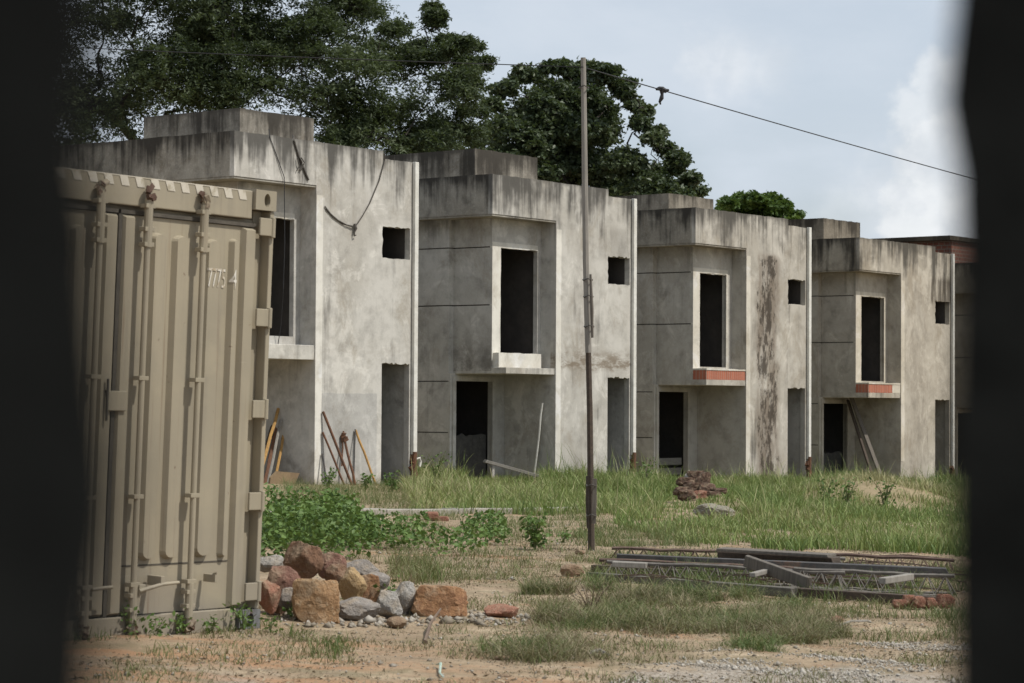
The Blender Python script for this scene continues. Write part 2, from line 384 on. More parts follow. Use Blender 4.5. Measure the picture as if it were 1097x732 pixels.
def ground_mat():
    t = NT('bare_sandy_earth'); co = t.coord()
    p = t.xyz(co)
    big = t.noise(co, .33, 5, .6, .4); med = t.noise(co, 1.6, 7, .68, .3); fine = t.noise(co, 14, 6, .7); grit = t.noise(co, 70, 4, .6)
    col = t.mix(t.rng(med, .36, .66), (.32, .245, .165), (.265, .20, .135))
    col = t.mix(t.rng(t.noise(t.mapv(co, (1, 1.6, 1), (9, 2, 0)), .8, 6, .66, .5), .52, .66, 0, .75), col, (.315, .175, .095))       # red earth
    col = t.mix(t.rng(t.noise(t.mapv(co, (1, 1.5, 1), (3, 11, 0)), 1.1, 7, .7), .5, .66, 0, .75), col, (.43, .35, .245))           # pale sand
    col = t.mix(t.rng(fine, .47, .68, 0, .65), col, (.15, .115, .078))
    col = t.mix(t.rng(t.noise(co, 5.5, 7, .72), .54, .66, 0, .6), col, (.17, .13, .085))
    # litter and thin dead grass matting
    col = t.mix(t.rng(t.noise(t.mapv(co, (1, 1, 1), (21, 5, 0)), 2.3, 8, .74), .47, .62, 0, .75), col, (.185, .155, .095))
    # a strip of grey gravel along the near right of the yard
    g = t.math('ADD', t.math('MULTIPLY', t.math('SUBTRACT', med, .5), 2.2), t.math('ADD', t.rng(p[1], 13.8, 11.9, 0, 1), t.rng(p[0], -.2, 1.2, -.75, .05)))
    rb = t.math('MULTIPLY', t.rng(p[0], .4, -.9), t.rng(t.math('ADD', p[1], t.math('MULTIPLY', med, .8)), 14.3, 13.2))
    col = t.mix(t.math('MULTIPLY', rb, t.rng(t.noise(t.mapv(co, (1, 2.5, 1), (7, 7, 0)), 1.2, 6, .7), .4, .6, 0, .8)), col, (.34, .195, .11))
    col = t.mix(t.rng(g, .3, .85, 0, .8), col, t.mix(t.rng(t.noise(co, 34, 3, .6), .4, .62), (.38, .345, .30), (.20, .175, .145)))
    # soil under the grass in front of the houses and beyond
    far = t.math('ADD', p[1], t.math('MULTIPLY', t.math('SUBTRACT', big, .5), 12))
    col = t.mix(t.rng(far, 38, 44, 0, .5), col, (.24, .20, .11))
    h = t.math('ADD', t.math('MULTIPLY', med, .4), t.math('ADD', t.math('MULTIPLY', fine, .45), t.math('MULTIPLY', grit, .22)))
    return t.done(t.bsdf(col, .97, t.bump(h, .9, .035), spec=.12))
M['ground'] = ground_mat()
M['stone'] = (lambda t: t.done(t.bsdf(t.mix(t.attr('tint'), (.19, .16, .12), (.42, .395, .35)), .9)))(NT('pebbles'))
M['litter'] = m_plant('dead_leaves', [(.13, .10, .065), (.23, .18, .115), (.36, .30, .21)], .05, .9)
M['grass'] = m_plant('tall_green_grass', [(.092, .145, .038), (.16, .225, .064), (.24, .28, .095), (.38, .345, .19)])
M['grassdry'] = m_plant('dry_matted_grass', [(.085, .13, .035), (.15, .165, .06), (.23, .205, .11), (.17, .125, .08), (.34, .29, .19)], .2)
M['weed'] = m_plant('broad_leaved_weed', [(.06, .11, .025), (.11, .185, .045), (.18, .26, .08)], .3)
M['leaf_a'] = m_plant('fine_dark_leaves', [(.036, .053, .027), (.060, .082, .038), (.105, .132, .064)], .33)
M['leaf_b'] = m_plant('broad_dark_leaves', [(.038, .056, .030), (.068, .093, .047), (.128, .155, .084)], .28, .45)
M['leaf_c'] = m_plant('bright_leaves', [(.045, .085, .018), (.075, .13, .028), (.12, .18, .04)], .3)
M['stem'] = m_simple('green_stem', (.10, .13, .05), (.13, .12, .06), 9)
M['twig'] = m_simple('dry_twig', (.13, .09, .065), (.18, .13, .09), 9)

# ------------------------------------------------------------------ ground
def make_ground():
    ang = []
    a = -180.0
    while a < 180-1e-6:
        ang.append(a); a += .16 if -17 <= a < 17 else (1.0 if abs(a) < 30 else 6.0)
    ang = np.array(ang); rad = [.4]
    while rad[-1] < 900: rad.append(rad[-1]*(1.011 if 9 < rad[-1] < 62 else 1.06))
    na, nr = len(ang), len(rad); V = np.zeros((nr*na+1, 3)); V[0] = (0, 0, G(0, 0)); i = 1
    for r in rad:
        for a in ang:
            x, y = r*math.sin(R(a)), r*math.cos(R(a)); V[i] = (x, y, G(x, y) if r < 110 else gbase(x, y)); i += 1
    fs = []
    idx = np.arange(nr*na).reshape(nr, na)+1
    nx = np.roll(idx, -1, 1)
    q = np.stack([idx[:-1], idx[1:], nx[1:], nx[:-1]], -1).reshape(-1, 4)
    o = np_mesh('ground', V, q, M['ground'], smooth=True, kind='structure')
    return o
make_ground()
kb = MB()
def kerb_line():
    # a low broken concrete kerb running parallel to the houses
    p0 = gp(360, 549); p1 = p0+UV*1.0
    d = UV
    n = 6
    for i in range(n):
        a = gp(492, 551)+d*(-6.4+i*1.6); b = a+d*1.585
        za, zb = G(a.x, a.y), G(b.x, b.y); w = VV*.34
        top = .085+random.uniform(-.012, .012)
        vs = []
        for (p, z) in ((a, za), (b, zb)):
            vs += [Vector((p.x, p.y, z-.15)), Vector((p.x, p.y, z+top)), Vector((p.x+w.x, p.y+w.y, z+top)), Vector((p.x+w.x, p.y+w.y, z-.15))]
        kb.add(vs, [(0, 1, 2, 3), (7, 6, 5, 4), (0, 4, 5, 1), (1, 5, 6, 2), (2, 6, 7, 3)])
    kb.build('kerb', M['kerb'], kind='structure', bevel=.012)
kerb_line()

# ------------------------------------------------------------------ houses
def jag(a, b, n, amp, axis):
    """points strictly between a and b, jittered across the line"""
    out = []
    for i in range(1, n):
        t = i/n; p = [a[0]+(b[0]-a[0])*t, a[1]+(b[1]-a[1])*t]; p[axis] += random.uniform(-amp, amp); out.append(tuple(p))
    return out
HL = ['unfinished concrete house nearest the container, with rods leaning on its front wall',
      'unfinished concrete house second in the row, with a white window sill and slanted white plank',
      'unfinished concrete house third in the row, with black drips down its front wall',
      'unfinished concrete house fourth in the row, with two planks leaning in its doorway recess',
      'shaded house at the far right end, with red brick under its roof tank cap']
PATCH = [(345, 421, 402, 519)]
TANK = [(2.45, 4.78, 7.96), (2.14, 4.63, 8.0), (2.08, 4.28, 7.72), (1.81, 3.98, 7.86), (1.62, 4.0, 8.09)]
WR = [2.25, 2.30, 2.15, 2.22, 2.2]
PB = [.62, .70, .66, .44, .5]
D = 9.0
def house(k):
    h = empty('unfinished_house', hp(k, 0, 0, 0), math.atan2(UV.y, UV.x), label=HL[k], cat='house', group='row of unfinished concrete houses')
    def part(mb, name, mat, par=h, **kw):
        o = mb.build(name, mat, par, **kw)
        o['flank'] = [.2, .7, .15, .15, .1][k] if name == 'bay_flank' else 0.; o['smear'] = [.15, .9, .1, .1, .1][k] if name == 'front_wall' else 0.; o['age'] = [.0, .05, .3, .55, .7][k]
        o['seed'] = 3.7*k+1.3; o['stain'] = [.0, .08, .95, .16, .1][k]; o['stain_high'] = [0., .25, .0, .75, .3][k]
        return o
    wr = WR[k]; u0, u1, z0, z1 = 4.55, 5.465, 4.82, 5.49
    # front wall slab with the small high window and the lower opening, ragged plaster edges
    w = MB(); J = .022
    w.prism([(2.435, -.6), (u0, -.6), (u0, 2.57)]+jag((u0, 2.57), (u0, z0), 5, 0, 0)+[(u0, z0)]+jag((u0, z0), (u0, z1), 7, J, 0)+[(u0, z1), (u0, 6.2), (2.435, 6.2)], 0, .15)
    w.prism([(u0, 2.57)]+jag((u0, 2.57), (u1, 2.57), 14, J, 1)+[(u1, 2.57), (u1, z0)]+jag((u1, z0), (u0, z0), 9, .012, 1)+[(u0, z0)], 0, .15)
    w.prism([(u0, z1)]+jag((u0, z1), (u1, z1), 12, J, 1)+[(u1, z1), (u1, 6.2), (u0, 6.2)], 0, .15)
    w.box(u1, 0, -.6, 5.66, .15, 6.2)
    part(w, 'front_wall', M['facade'])
    cs = MB(); zs = [0.78 if k == 3 else -.2, 6.0]
    cs.prism([(2.438, zs[0]), (2.64, zs[0])]+jag((2.64, zs[0]), (2.64, zs[1]), 30, .008, 0)+[(2.64, zs[1]), (2.438, zs[1])], -.006, .05)
    part(cs, 'plaster_band', M['white'])
    if k == 0:
        ua, za = on_v(0, 0, 345, 421); ub, zb = on_v(0, 0, 403, 519)
        c = MB(); c.prism([(ua, -.3), (ub, -.3), (ub, za)]+jag((ub, za), (ua, za), 8, .012, 1)+[(ua, za)], -.004, .05); part(c, 'render_patch', M['greypatch'])
    # side, rear and return walls
    s = MB()
    for za, zb in ((-.6, 1.235), (1.26, 2.415), (2.44, 4.16), (4.188, 5.488), (5.515, 6.2)): s.box(.38, 1.552, za, .58, D-.15, zb)   # left wall, rear block
    s.box(5.5, .153, -.6, 5.657, D-.15, 6.2)              # right wall
    s.box(.38, D-.15, -.6, 5.657, D, 6.2)                   # back wall
    s.box(2.435, .152, -.6, 2.585, 3.4, 6.2)              # return of the front pier
    part(s, 'side_wall', M['side'])
    # grooves cut into the rendered side, as dark joint lines
    g = MB()
    b = MB()
    for za, zb in ((2.66, 4.16), (4.188, 5.488), (5.515, 6.2)):
        b.box(.56, .44, za, .71, 1.55, zb)                # bay flank in three panels; joints between them
    part(b, 'bay_flank', M['side'])
    g.box(.585, .46, 2.67, .70, 1.548, 6.19); g.box(.40, 1.57, -.59, .57, D-.16, 6.19); part(g, 'wall_joint', M['joint'])
    # bay front with the window opening
    f = MB()
    f.prism([(.712, 2.75), (.878, 2.75), (.878, 5.49), (.712, 5.49)], .44, .56)
    f.prism([(.712, 5.49)]+jag((.712, 5.49), (wr, 5.49), 12, .015, 1)+[(wr, 5.49), (2.433, 5.49), (2.433, 6.2), (.712, 6.2)], .44, .56)
    f.box(wr, .44, 2.75, 2.433, .56, 5.49)
    f.box(.878, .442, 2.75, wr, .56, 3.08)
    part(f, 'bay_front', M['bare'])
    sr = MB(); zt = 5.62 if k else 5.62
    sr.prism([(.562, 2.9), (.878, 2.9)]+jag((.878, 2.9), (.878, 5.5), 14, .007, 0)+[(.878, 5.5)]+jag((.878, 5.5), (wr, 5.5), 10, .012, 1)+[(wr, 5.5), (wr, zt), (.562, zt)], .43, .5)
    if k >= 2: sr.box(wr, .43, 3.0, wr+.07, .5, zt)
    part(sr, 'window_surround', M['white'])
    # door wall at the back of the recess under the bay
    d = MB()
    d.box(.38, 1.5, -.6, .56, 1.55, 2.62); d.box(.56, 1.5, -.6, .57, 1.62, 2.436); d.box(1.951, 1.5, -.6, 2.433, 1.62, 2.62)
    d.prism([(.56, 2.436), (1.951, 2.436), (1.951, 2.62), (.56, 2.62)], 1.5, 1.62)
    part(d, 'door_wall', M['bare'])
    df = MB()
    df.box(.46, 1.47, -.4, .572, 1.60, 2.436); df.box(1.951, 1.47, -.4, 2.06, 1.60, 2.436); df.box(.46, 1.47, 2.438, 2.06, 1.60, 2.55)
    part(df, 'door_frame', M['bare'] if k != 3 else M['slab'])
    # floors, roof, inner partition, plus added dark linings that deepen the room shade
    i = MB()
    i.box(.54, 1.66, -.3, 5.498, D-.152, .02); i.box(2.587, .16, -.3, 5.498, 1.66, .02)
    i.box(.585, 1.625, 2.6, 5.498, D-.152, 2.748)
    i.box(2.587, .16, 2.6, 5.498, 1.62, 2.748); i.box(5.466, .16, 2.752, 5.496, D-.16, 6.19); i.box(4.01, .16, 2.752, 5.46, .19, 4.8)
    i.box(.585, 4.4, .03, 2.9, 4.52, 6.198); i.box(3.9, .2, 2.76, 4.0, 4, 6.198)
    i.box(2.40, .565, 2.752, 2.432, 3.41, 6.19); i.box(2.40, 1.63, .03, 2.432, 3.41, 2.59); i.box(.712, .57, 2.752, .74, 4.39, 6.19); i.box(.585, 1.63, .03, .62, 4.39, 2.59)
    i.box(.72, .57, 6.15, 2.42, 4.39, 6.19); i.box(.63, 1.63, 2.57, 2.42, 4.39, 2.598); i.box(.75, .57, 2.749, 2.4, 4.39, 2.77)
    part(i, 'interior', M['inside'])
    r = MB(); r.box(.003, .003, 6.2, 5.655, D-.003, 6.36)
    part(r, 'roof_slab', M['slab'])
    p = MB()                                              # parapet on the four sides, uneven top edge
    p.prism([(0, 6.2), (5.66, 6.2), (5.66, 6.93)]+jag((5.66, 6.93), (4.56, 6.93), 8, .008, 1)+[(4.56, 6.93), (4.55, 7.1)]+jag((4.55, 7.1), (0, 7.1), 26, .008, 1)+[(0, 7.1)], 0, .12)
    part(p, 'parapet', M['facade']); p = MB()
    p.prism_x([(.12, 6.2), (.12, 7.1)]+[(q[0], q[1]) for q in jag((.12, 7.1), (D, 7.1), 24, .008, 1)]+[(D, 7.1), (D, 6.2)], 0, .12)
    p.prism_x([(.12, 6.2), (.12, 6.93), (D, 6.93), (D, 6.2)], 5.54, 5.66)
    p.box(.12, D-.12, 6.2, 5.54, D, 6.95)
    part(p, 'parapet', M['parapet'])
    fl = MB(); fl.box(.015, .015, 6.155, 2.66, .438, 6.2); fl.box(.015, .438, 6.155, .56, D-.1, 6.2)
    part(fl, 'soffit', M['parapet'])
    # balcony slab and sill
    b = MB(); zb2 = 2.9 if k == 0 else 2.745
    b.box(.563, .022, 2.6, 2.433, 1.62, zb2 if k == 0 else 2.745)
    sl = part(b, 'balcony_slab', M['slab'], bevel=.01)
    if k in (1, 4):
        c = MB(); c.prism([(.60, 2.747), (wr-.08, 2.747), (wr-.08, 3.08)]+jag((wr-.08, 3.08), (.6, 3.08), 10, .01, 1)+[(.6, 3.08)], .26, .44)
        part(c, 'window_sill', M['white'])
    if k in (2, 3):
        c = MB(); c.box(.565, .024, 2.747, 2.43 if k == 2 else 1.95, .43, 2.985)
        part(c, 'brick_course', M['soldier'])
        c = MB(); c.prism([(.56, 2.987), (2.43, 2.987), (2.43, 3.03)]+jag((2.43, 3.03), (.56, 3.03), 12, .006, 1)+[(.56, 3.03)], .01, .436)
        if k == 3: c.box(1.952, .02, 2.747, 2.43, .42, 2.985)
        part(c, 'window_sill', M['white'])
    # roof tank
    t0, t1, tz = TANK[k]
    c = MB(); y0, y1 = 2.2, 5.1
    if k < 4:
        c.prism([(t0, 6.36), (t1, 6.36), (t1, tz)]+jag((t1, tz), (t0, tz), 12, .012, 1)+[(t0, tz)], y0, y0+.12)
        c.prism_x([(y0+.12, 6.36), (y0+.12, tz), (y1, tz), (y1, 6.36)], t0, t0+.12)
        c.prism_x([(y0+.12, 6.36), (y0+.12, tz), (y1, tz), (y1, 6.36)], t1-.12, t1)
        c.box(t0+.12, y1-.12, 6.36, t1-.12, y1, tz); c.box(t0+.12, y0+.12, tz-.16, t1-.12, y1-.12, tz-.05)
        part(c, 'roof_tank', M['tank'])
    else:
        c.box(t0+.06, y0+.06, 6.36, t1-.06, y1, tz-.14)
        tk = part(c, 'roof_tank', M['brickdark'])
        cp = MB(); cp.box(t0-.25, y0-.05, tz-.138, t1, y1+.1, tz)
        part(cp, 'tank_cap', M['tank'], tk)
    # white square downpipe down the right edge, broken off above the ground
    c = MB(); c.box(5.52, -.09, PB[k], 5.645, -.012, 6.94)
    dp = part(c, 'downpipe', M['pvc'], bevel=.01)
    if k < 4:
        c = MB()
        c.tube([(5.57, -.08, PB[k]+.06), (5.56, -.08, .28), (5.52, -.1, .1), (5.55, -.12, -.3)], [.055, .05, .055, .05], 8)
        for q in range(5): c.obox(Matrix.Translation((5.56+random.uniform(-.05, .05), -.05, .1+q*.11)) @ Matrix.Rotation(random.random()*3, 4, 'Y'), .13, .1, .09, .4)
        st = part(c, 'pipe_stub', M['rust'], dp)
        if k == 0:
            c = MB(); c.tube([(5.60, -.09, .52), (5.70, -.12, .55), (5.73, -.12, .46), (5.70, -.12, .36)], .022, 6)
            part(c, 'pipe_elbow', M['pvc'], dp)
    return h
for k in range(5): house(k)

# boards set across the lower half of the door openings
for k, (mt, top, lab) in {1: ('door_debris', 1.18, 'blackened board with white smears blocking the lower half of the second doorway'),
                     2: ('greyboard', .62, 'grey plank barrier low across the third doorway, behind the weeds'),
                     3: ('door_debris', 1.02, 'blotchy dark board standing in the fourth doorway')}.items():
    b = MB()
    if k == 2:
        for z in (.1, .36, .62): b.box(.6, 1.66, z-.09, 1.93, 1.70, z+.09)
    else:
        b.prism([(.58, -.1), (1.94, -.1), (1.94, top)]+jag((1.94, top), (.58, top), 9, .05, 1)+[(.58, top)], 1.66, 1.70)
    o = b.build('door_board', M[mt]); o.location = hp(k, 0, 0, 0); o.rotation_euler = (0, 0, math.atan2(UV.y, UV.x))
    tag(o, lab, 'board')
# ------------------------------------------------------------------ shipping container
CA, CB_, CC = .926, .033, .010
CM = Matrix.Translation((-1.492, 14.346, -1.305+CAMZ)) @ Matrix.Rotation(CA, 4, 'Z') @ Matrix.Rotation(CB_, 4, 'X') @ Matrix.Rotation(CC, 4, 'Y')
def container():
    c = empty('shipping_container', label='tan steel shipping container with closed ribbed doors standing at the left', cat='container')
    c.matrix_world = CM
    P, Rr = M['ctn'], M['ctn_rust']
    W, H, L = 2.438, 2.591, 6.058
    f = MB()
    for s in (0, 1):                                       # corner posts: outer flange and recessed web
        a = (lambda x: -x) if s == 0 else (lambda x: -W+x)
        x0, x1 = sorted((a(0), a(.035))); f.box(x0, 0, .12, x1, .16, H-.12)
        x0, x1 = sorted((a(.035), a(.11))); f.box(x0, .07, .12, x1, .16, H-.12)
    f.box(-W+.18, 0.012, H-.175, -.18, .12, H-.01)         # header
    f.box(-W+.11, .07, H-.215, -.11, .12, H-.175)
    f.box(-W+.18, .015, .0, -.18, .14, .13)                # sill
    f.build('end_frame', P, c, bevel=.006)
    # castings with slotted holes
    for nx, xs in (('r', -.178), ('l', -W)):
        for zz in (0, H-.118):
            m = MB(); x0, x1 = xs, xs+.178; cx, cz = (x0+x1)/2+.01, zz+.059
            ca = math.atan2(.059, .089); TT = [0, ca*.5, ca, 1.1, math.pi/2, math.pi-1.1, math.pi-ca, math.pi-ca*.5]; TT = TT+[q+math.pi for q in TT]
            ring = [(cx+.026*math.cos(t), cz+.040*math.sin(t)) for t in TT]
            outer = []
            for i in range(16):
                t = TT[i]; dx, dz = math.cos(t), math.sin(t); k = min(.089/max(abs(dx), 1e-6), .059/max(abs(dz), 1e-6))
                outer.append((min(max(cx-.01+dx*k, x0), x1), min(max(cz+dz*k, zz), zz+.118)))
            n = len(ring); vs = [(x, -.012, z) for x, z in outer]+[(x, -.012, z) for x, z in ring]+[(x, .05, z) for x, z in ring]+[(x, .178, z) for x, z in outer]
            fs = []
            for i in range(n):
                j = (i+1) % n
                fs += [(i, j, n+j, n+i), (n+i, n+j, 2*n+j, 2*n+i), (j, i, 3*n+i, 3*n+j)]
            fs += [tuple(2*n+i for i in range(n)), tuple(3*n+i for i in range(n-1, -1, -1))]
            m.add(vs, fs); m.build('corner_casting', P if zz else M['castgrey'], c)
    # body: corrugated sides, roof, front end
    b = MB()
    prof = []; y = .16; k = 0
    while y < L-.05:
        prof += [(y, 0 if k % 2 == 0 else .036), (min(y+.075, L-.05), 0 if k % 2 == 0 else .036)]; y += .145; k += 1
    for xw, sgn in ((-.02, -1), (-W+.02, 1)):
        for i in range(len(prof)-1):
            (ya, da), (yb, db) = prof[i], prof[i+1]
            b.add([(xw+sgn*da, ya, .1), (xw+sgn*db, yb, .1), (xw+sgn*db, yb, H-.06), (xw+sgn*da, ya, H-.06)], [(0, 1, 2, 3)])
    b.box(-W, .16, .0, 0, L, .1); b.box(-W, .16, H-.06, -W+.06, L, H-.005); b.box(-.06, .16, H-.06, 0, L, H-.005)
    b.box(-W, L-.1, .1, 0, L, H-.005)
    b.build('side_panels', P, c)
    b = MB(); b.box(-W+.06, .05, H-.04, -.06, L, H-.012); b.build('roof', P, c)
    # doors
    ZT, ZB = H-.225, .135
    for s, (xa, xb) in enumerate(((-2.315, -1.232), (-1.212, -.122))):
        m = MB(); Y0 = .045                                # recessed skin with raised ribs
        m.box(xa, Y0, ZB, xb, Y0+.035, ZT)
        # raised edge stiles and rails
        ew = .07
        ribs = [(xa, xa+.095, ZB, ZT), (xb-.125, xb, ZB, ZT)]
        d = m.build('door', P, c)
        st = MB()
        def raised(q, x0, x1, z0, z1, h=.034, sl=.018, rnd=True):
            n = 7; w = (x1-x0)/2; cx = (x0+x1)/2
            def out(ins):
                r = w-ins; pts = []
                if rnd:
                    for i in range(n+1):
                        t = math.pi+math.pi*i/n; pts.append((cx+r*math.cos(t), z0+w+r*math.sin(t)*.8))
                    for i in range(n+1):
                        t = math.pi*i/n; pts.append((cx+r*math.cos(t), z1-w+r*math.sin(t)*.6))
                else:
                    pts = [(x0+ins, z0+ins), (x1-ins, z0+ins), (x1-ins, z1-ins), (x0+ins, z1-ins)]
                return pts
            A, B = out(0), out(sl); N = len(A)
            vs = [(x, Y0+.001, z) for x, z in A]+[(x, Y0-h, z) for x, z in B]
            q.add(vs, [(i, (i+1) % N, N+(i+1) % N, N+i) for i in range(N)]+[tuple(range(N, 2*N))])
        zl = .42
        if s:
            raised(st, xa+.004, xa+.108, ZB+.0, ZT, rnd=False)
            raised(st, xb-.118, xb-.004, ZB+.0, ZT, rnd=False)
            for x0, x1 in ((-.975, -.855), (-.80, -.672), (-.545, -.40), (-.335, -.262)): raised(st, x0, x1, zl, ZT-.06)
        else:
            raised(st, xb-.115, xb-.004, ZB, ZT, rnd=False); raised(st, xa+.004, xa+.118, ZB, ZT, rnd=False)
            for x0, x1 in ((-1.575, -1.47), (-1.76, -1.65), (-1.95, -1.83), (-2.12, -2.03)): raised(st, x0, x1, zl, ZT-.06)
        st.build('rib', P, d)
        wl = MB(); wl.box(xa+.11, Y0-.003, .405, xb-.12, Y0, .413); wl.build('weld_seam', M['gasket'], d)
        ga = MB(); ga.box(xa, .028, ZB-.045, xb, .06, ZB-.004); ga.box(xb-.004 if not s else xa-.010, .02, ZB, xb+.010 if not s else xa+.002, .05, ZT)
        ga.box(xa, .03, ZT+.004, xb, .06, ZT+.026); ga.build('gasket', M['gasket'], d)
        bars = (-1.054, -.611) if s else (-1.84, -1.413)
        for x in bars:
            r = MB(); r.tube([(x, -.022, -.0+.05), (x, -.022, H-.06)], .0175, 12)
            rod = r.build('lock_rod', P, d, smooth=False)
            r = MB()
            for z0, z1, rad in ((H-.40, H-.13, .0245), (.10, .30, .024)):
                r = MB(); r.tube([(x, -.022, z0), (x, -.022, z1)], rad, 12); r.build('rod_sleeve', P, d)
            for z in (H-.17, H-.30, H-.385, 1.46, .80, .31, .25, .17):
                r = MB(); r.box(x-.036, -.040, z-.012, x+.036, .012, z+.012); r.build('rod_bracket', P, d, bevel=.002)
            for z0, sg in ((H-.105, 1), (.065, -1)):
                r = MB()
                for q in range(6): r.obox(Matrix.Translation((x+random.uniform(-.016, .016), -.03+random.uniform(-.012, .02), z0+random.uniform(-.04, .04))) @ Matrix.Rotation(random.random()*3, 4, 'Y') @ Matrix.Rotation(random.random(), 4, 'X'), .042, .03, .027, .3)
                r.build('cam_keeper', Rr, d)
        # handles
        r = MB()
        if s:
            for x, dx in ((-1.054, .29), (-.611, .0)):
                r = MB()
                if dx:
                    r.tube([(x+.02, -.05, .275), (x+.09, -.075, .295), (x+.16, -.085, .31), (x+dx, -.085, .315)], [.012, .012, .011, .010], 8)
                    r.box(x+.145, -.09, .30, x+.175, .02, .355); r.box(x+.02, -.05, .25, x+.07, .0, .31)
                else:
                    r.box(x+.10+.05, -.075, .30, x+.10+.072, .02, .345); r.tube([(x+.16, -.05, .345), (x+.155, -.075, .36), (x+.175, -.06, .33), (x+.165, -.03, .31)], .009, 6)
                r.build('handle', P, d, bevel=.002)
        else:
            r.tube([(-1.39, -.05, .30), (-1.30, -.08, .31), (-1.27, -.08, .31)], .011, 8)
            r.build('handle', P, d, bevel=.002)
        # hinges
        for z in (2.375, 1.84, 1.30, .757, .225):
            r = MB()
            if s: r.box(-.135, -.016, z-.052, -.03, .0, z+.052); r.tube([(-.022, -.012, z-.06), (-.022, -.012, z+.06)], .016, 8)
            else: r.box(-W+.03, -.016, z-.052, -W+.135, .0, z+.052); r.tube([(-W+.022, -.012, z-.06), (-W+.022, -.012, z+.06)], .016, 8)
            r.build('hinge', P, d, bevel=.004)
        if s:
            cu = bpy.data.curves.new('serial_number', 'FONT'); cu.body = '77725 4'; cu.size = .158; cu.extrude = .0008; cu.space_character = .93
            t = bpy.data.objects.new('serial_number', cu); COL.objects.link(t); cu.materials.append(M['faded']); t.parent = d
            dp = bpy.context.evaluated_depsgraph_get(); dp.update()
            me = bpy.data.meshes.new_from_object(t.evaluated_get(dp)); bpy.data.objects.remove(t)
            t = bpy.data.objects.new('serial_number', me); COL.objects.link(t); t.parent = d
            # lettering follows the ribs: lay each vertex on the pressed steel
            ribx = ((-.545, -.40), (-.335, -.262))
            import bmesh
            bm = bmesh.new(); bm.from_mesh(me)
            for x0, x1 in ribx:
                for xc in (x0, x0+.018, x1-.018, x1):
                    bmesh.ops.bisect_plane(bm, geom=bm.verts[:]+bm.edges[:]+bm.faces[:], plane_co=((xc+.535)/.50, 0, 0), plane_no=(1, 0, 0), dist=1e-5)
            bm.to_mesh(me); bm.free()
            for v in me.vertices:
                x = v.co.x*.50-.535; z = v.co.y+2.0; y = Y0-.0035-v.co.z*.2
                for x0, x1 in ribx:
                    if x0 < x < x1: y -= .034*min(1, (x-x0)/.018, (x1-x)/.018)
                v.co = (x, y, z)
    r = MB(); r.box(-1.285, -.006, 1.275, -1.145, .011, 1.385); r.build('latch_plate', P, c, bevel=.004)
    r = MB(); r.tube([(-1.295, -.008, 1.22), (-1.295, -.008, 1.45)], .008, 6); r.box(-1.30, -.004, 1.375, -1.28, .008, 1.39); r.build('latch_pin', M['gasket'], c)
    r = MB(); x = -2.20; vs = []; fs = []  # row of pale slanted stripes, joined by a thin strip along the top
    while x < -.24:
        n = len(vs)
        vs += [(x, .009, H-.012), (x+.062, .009, H-.012), (x+.0615, .009, H-.016), (x+.0005, .009, H-.016), (x+.022, .009, H-.068), (x+.080, .009, H-.068)]
        fs += [(n, n+3, n+2, n+1), (n+3, n+4, n+5, n+2)]
        if n: fs.append((n-5, n-4, n+3, n))
        x += .118
    r.add(vs, fs)
    r.build('header_stripes', M['stripe'], c)
container()

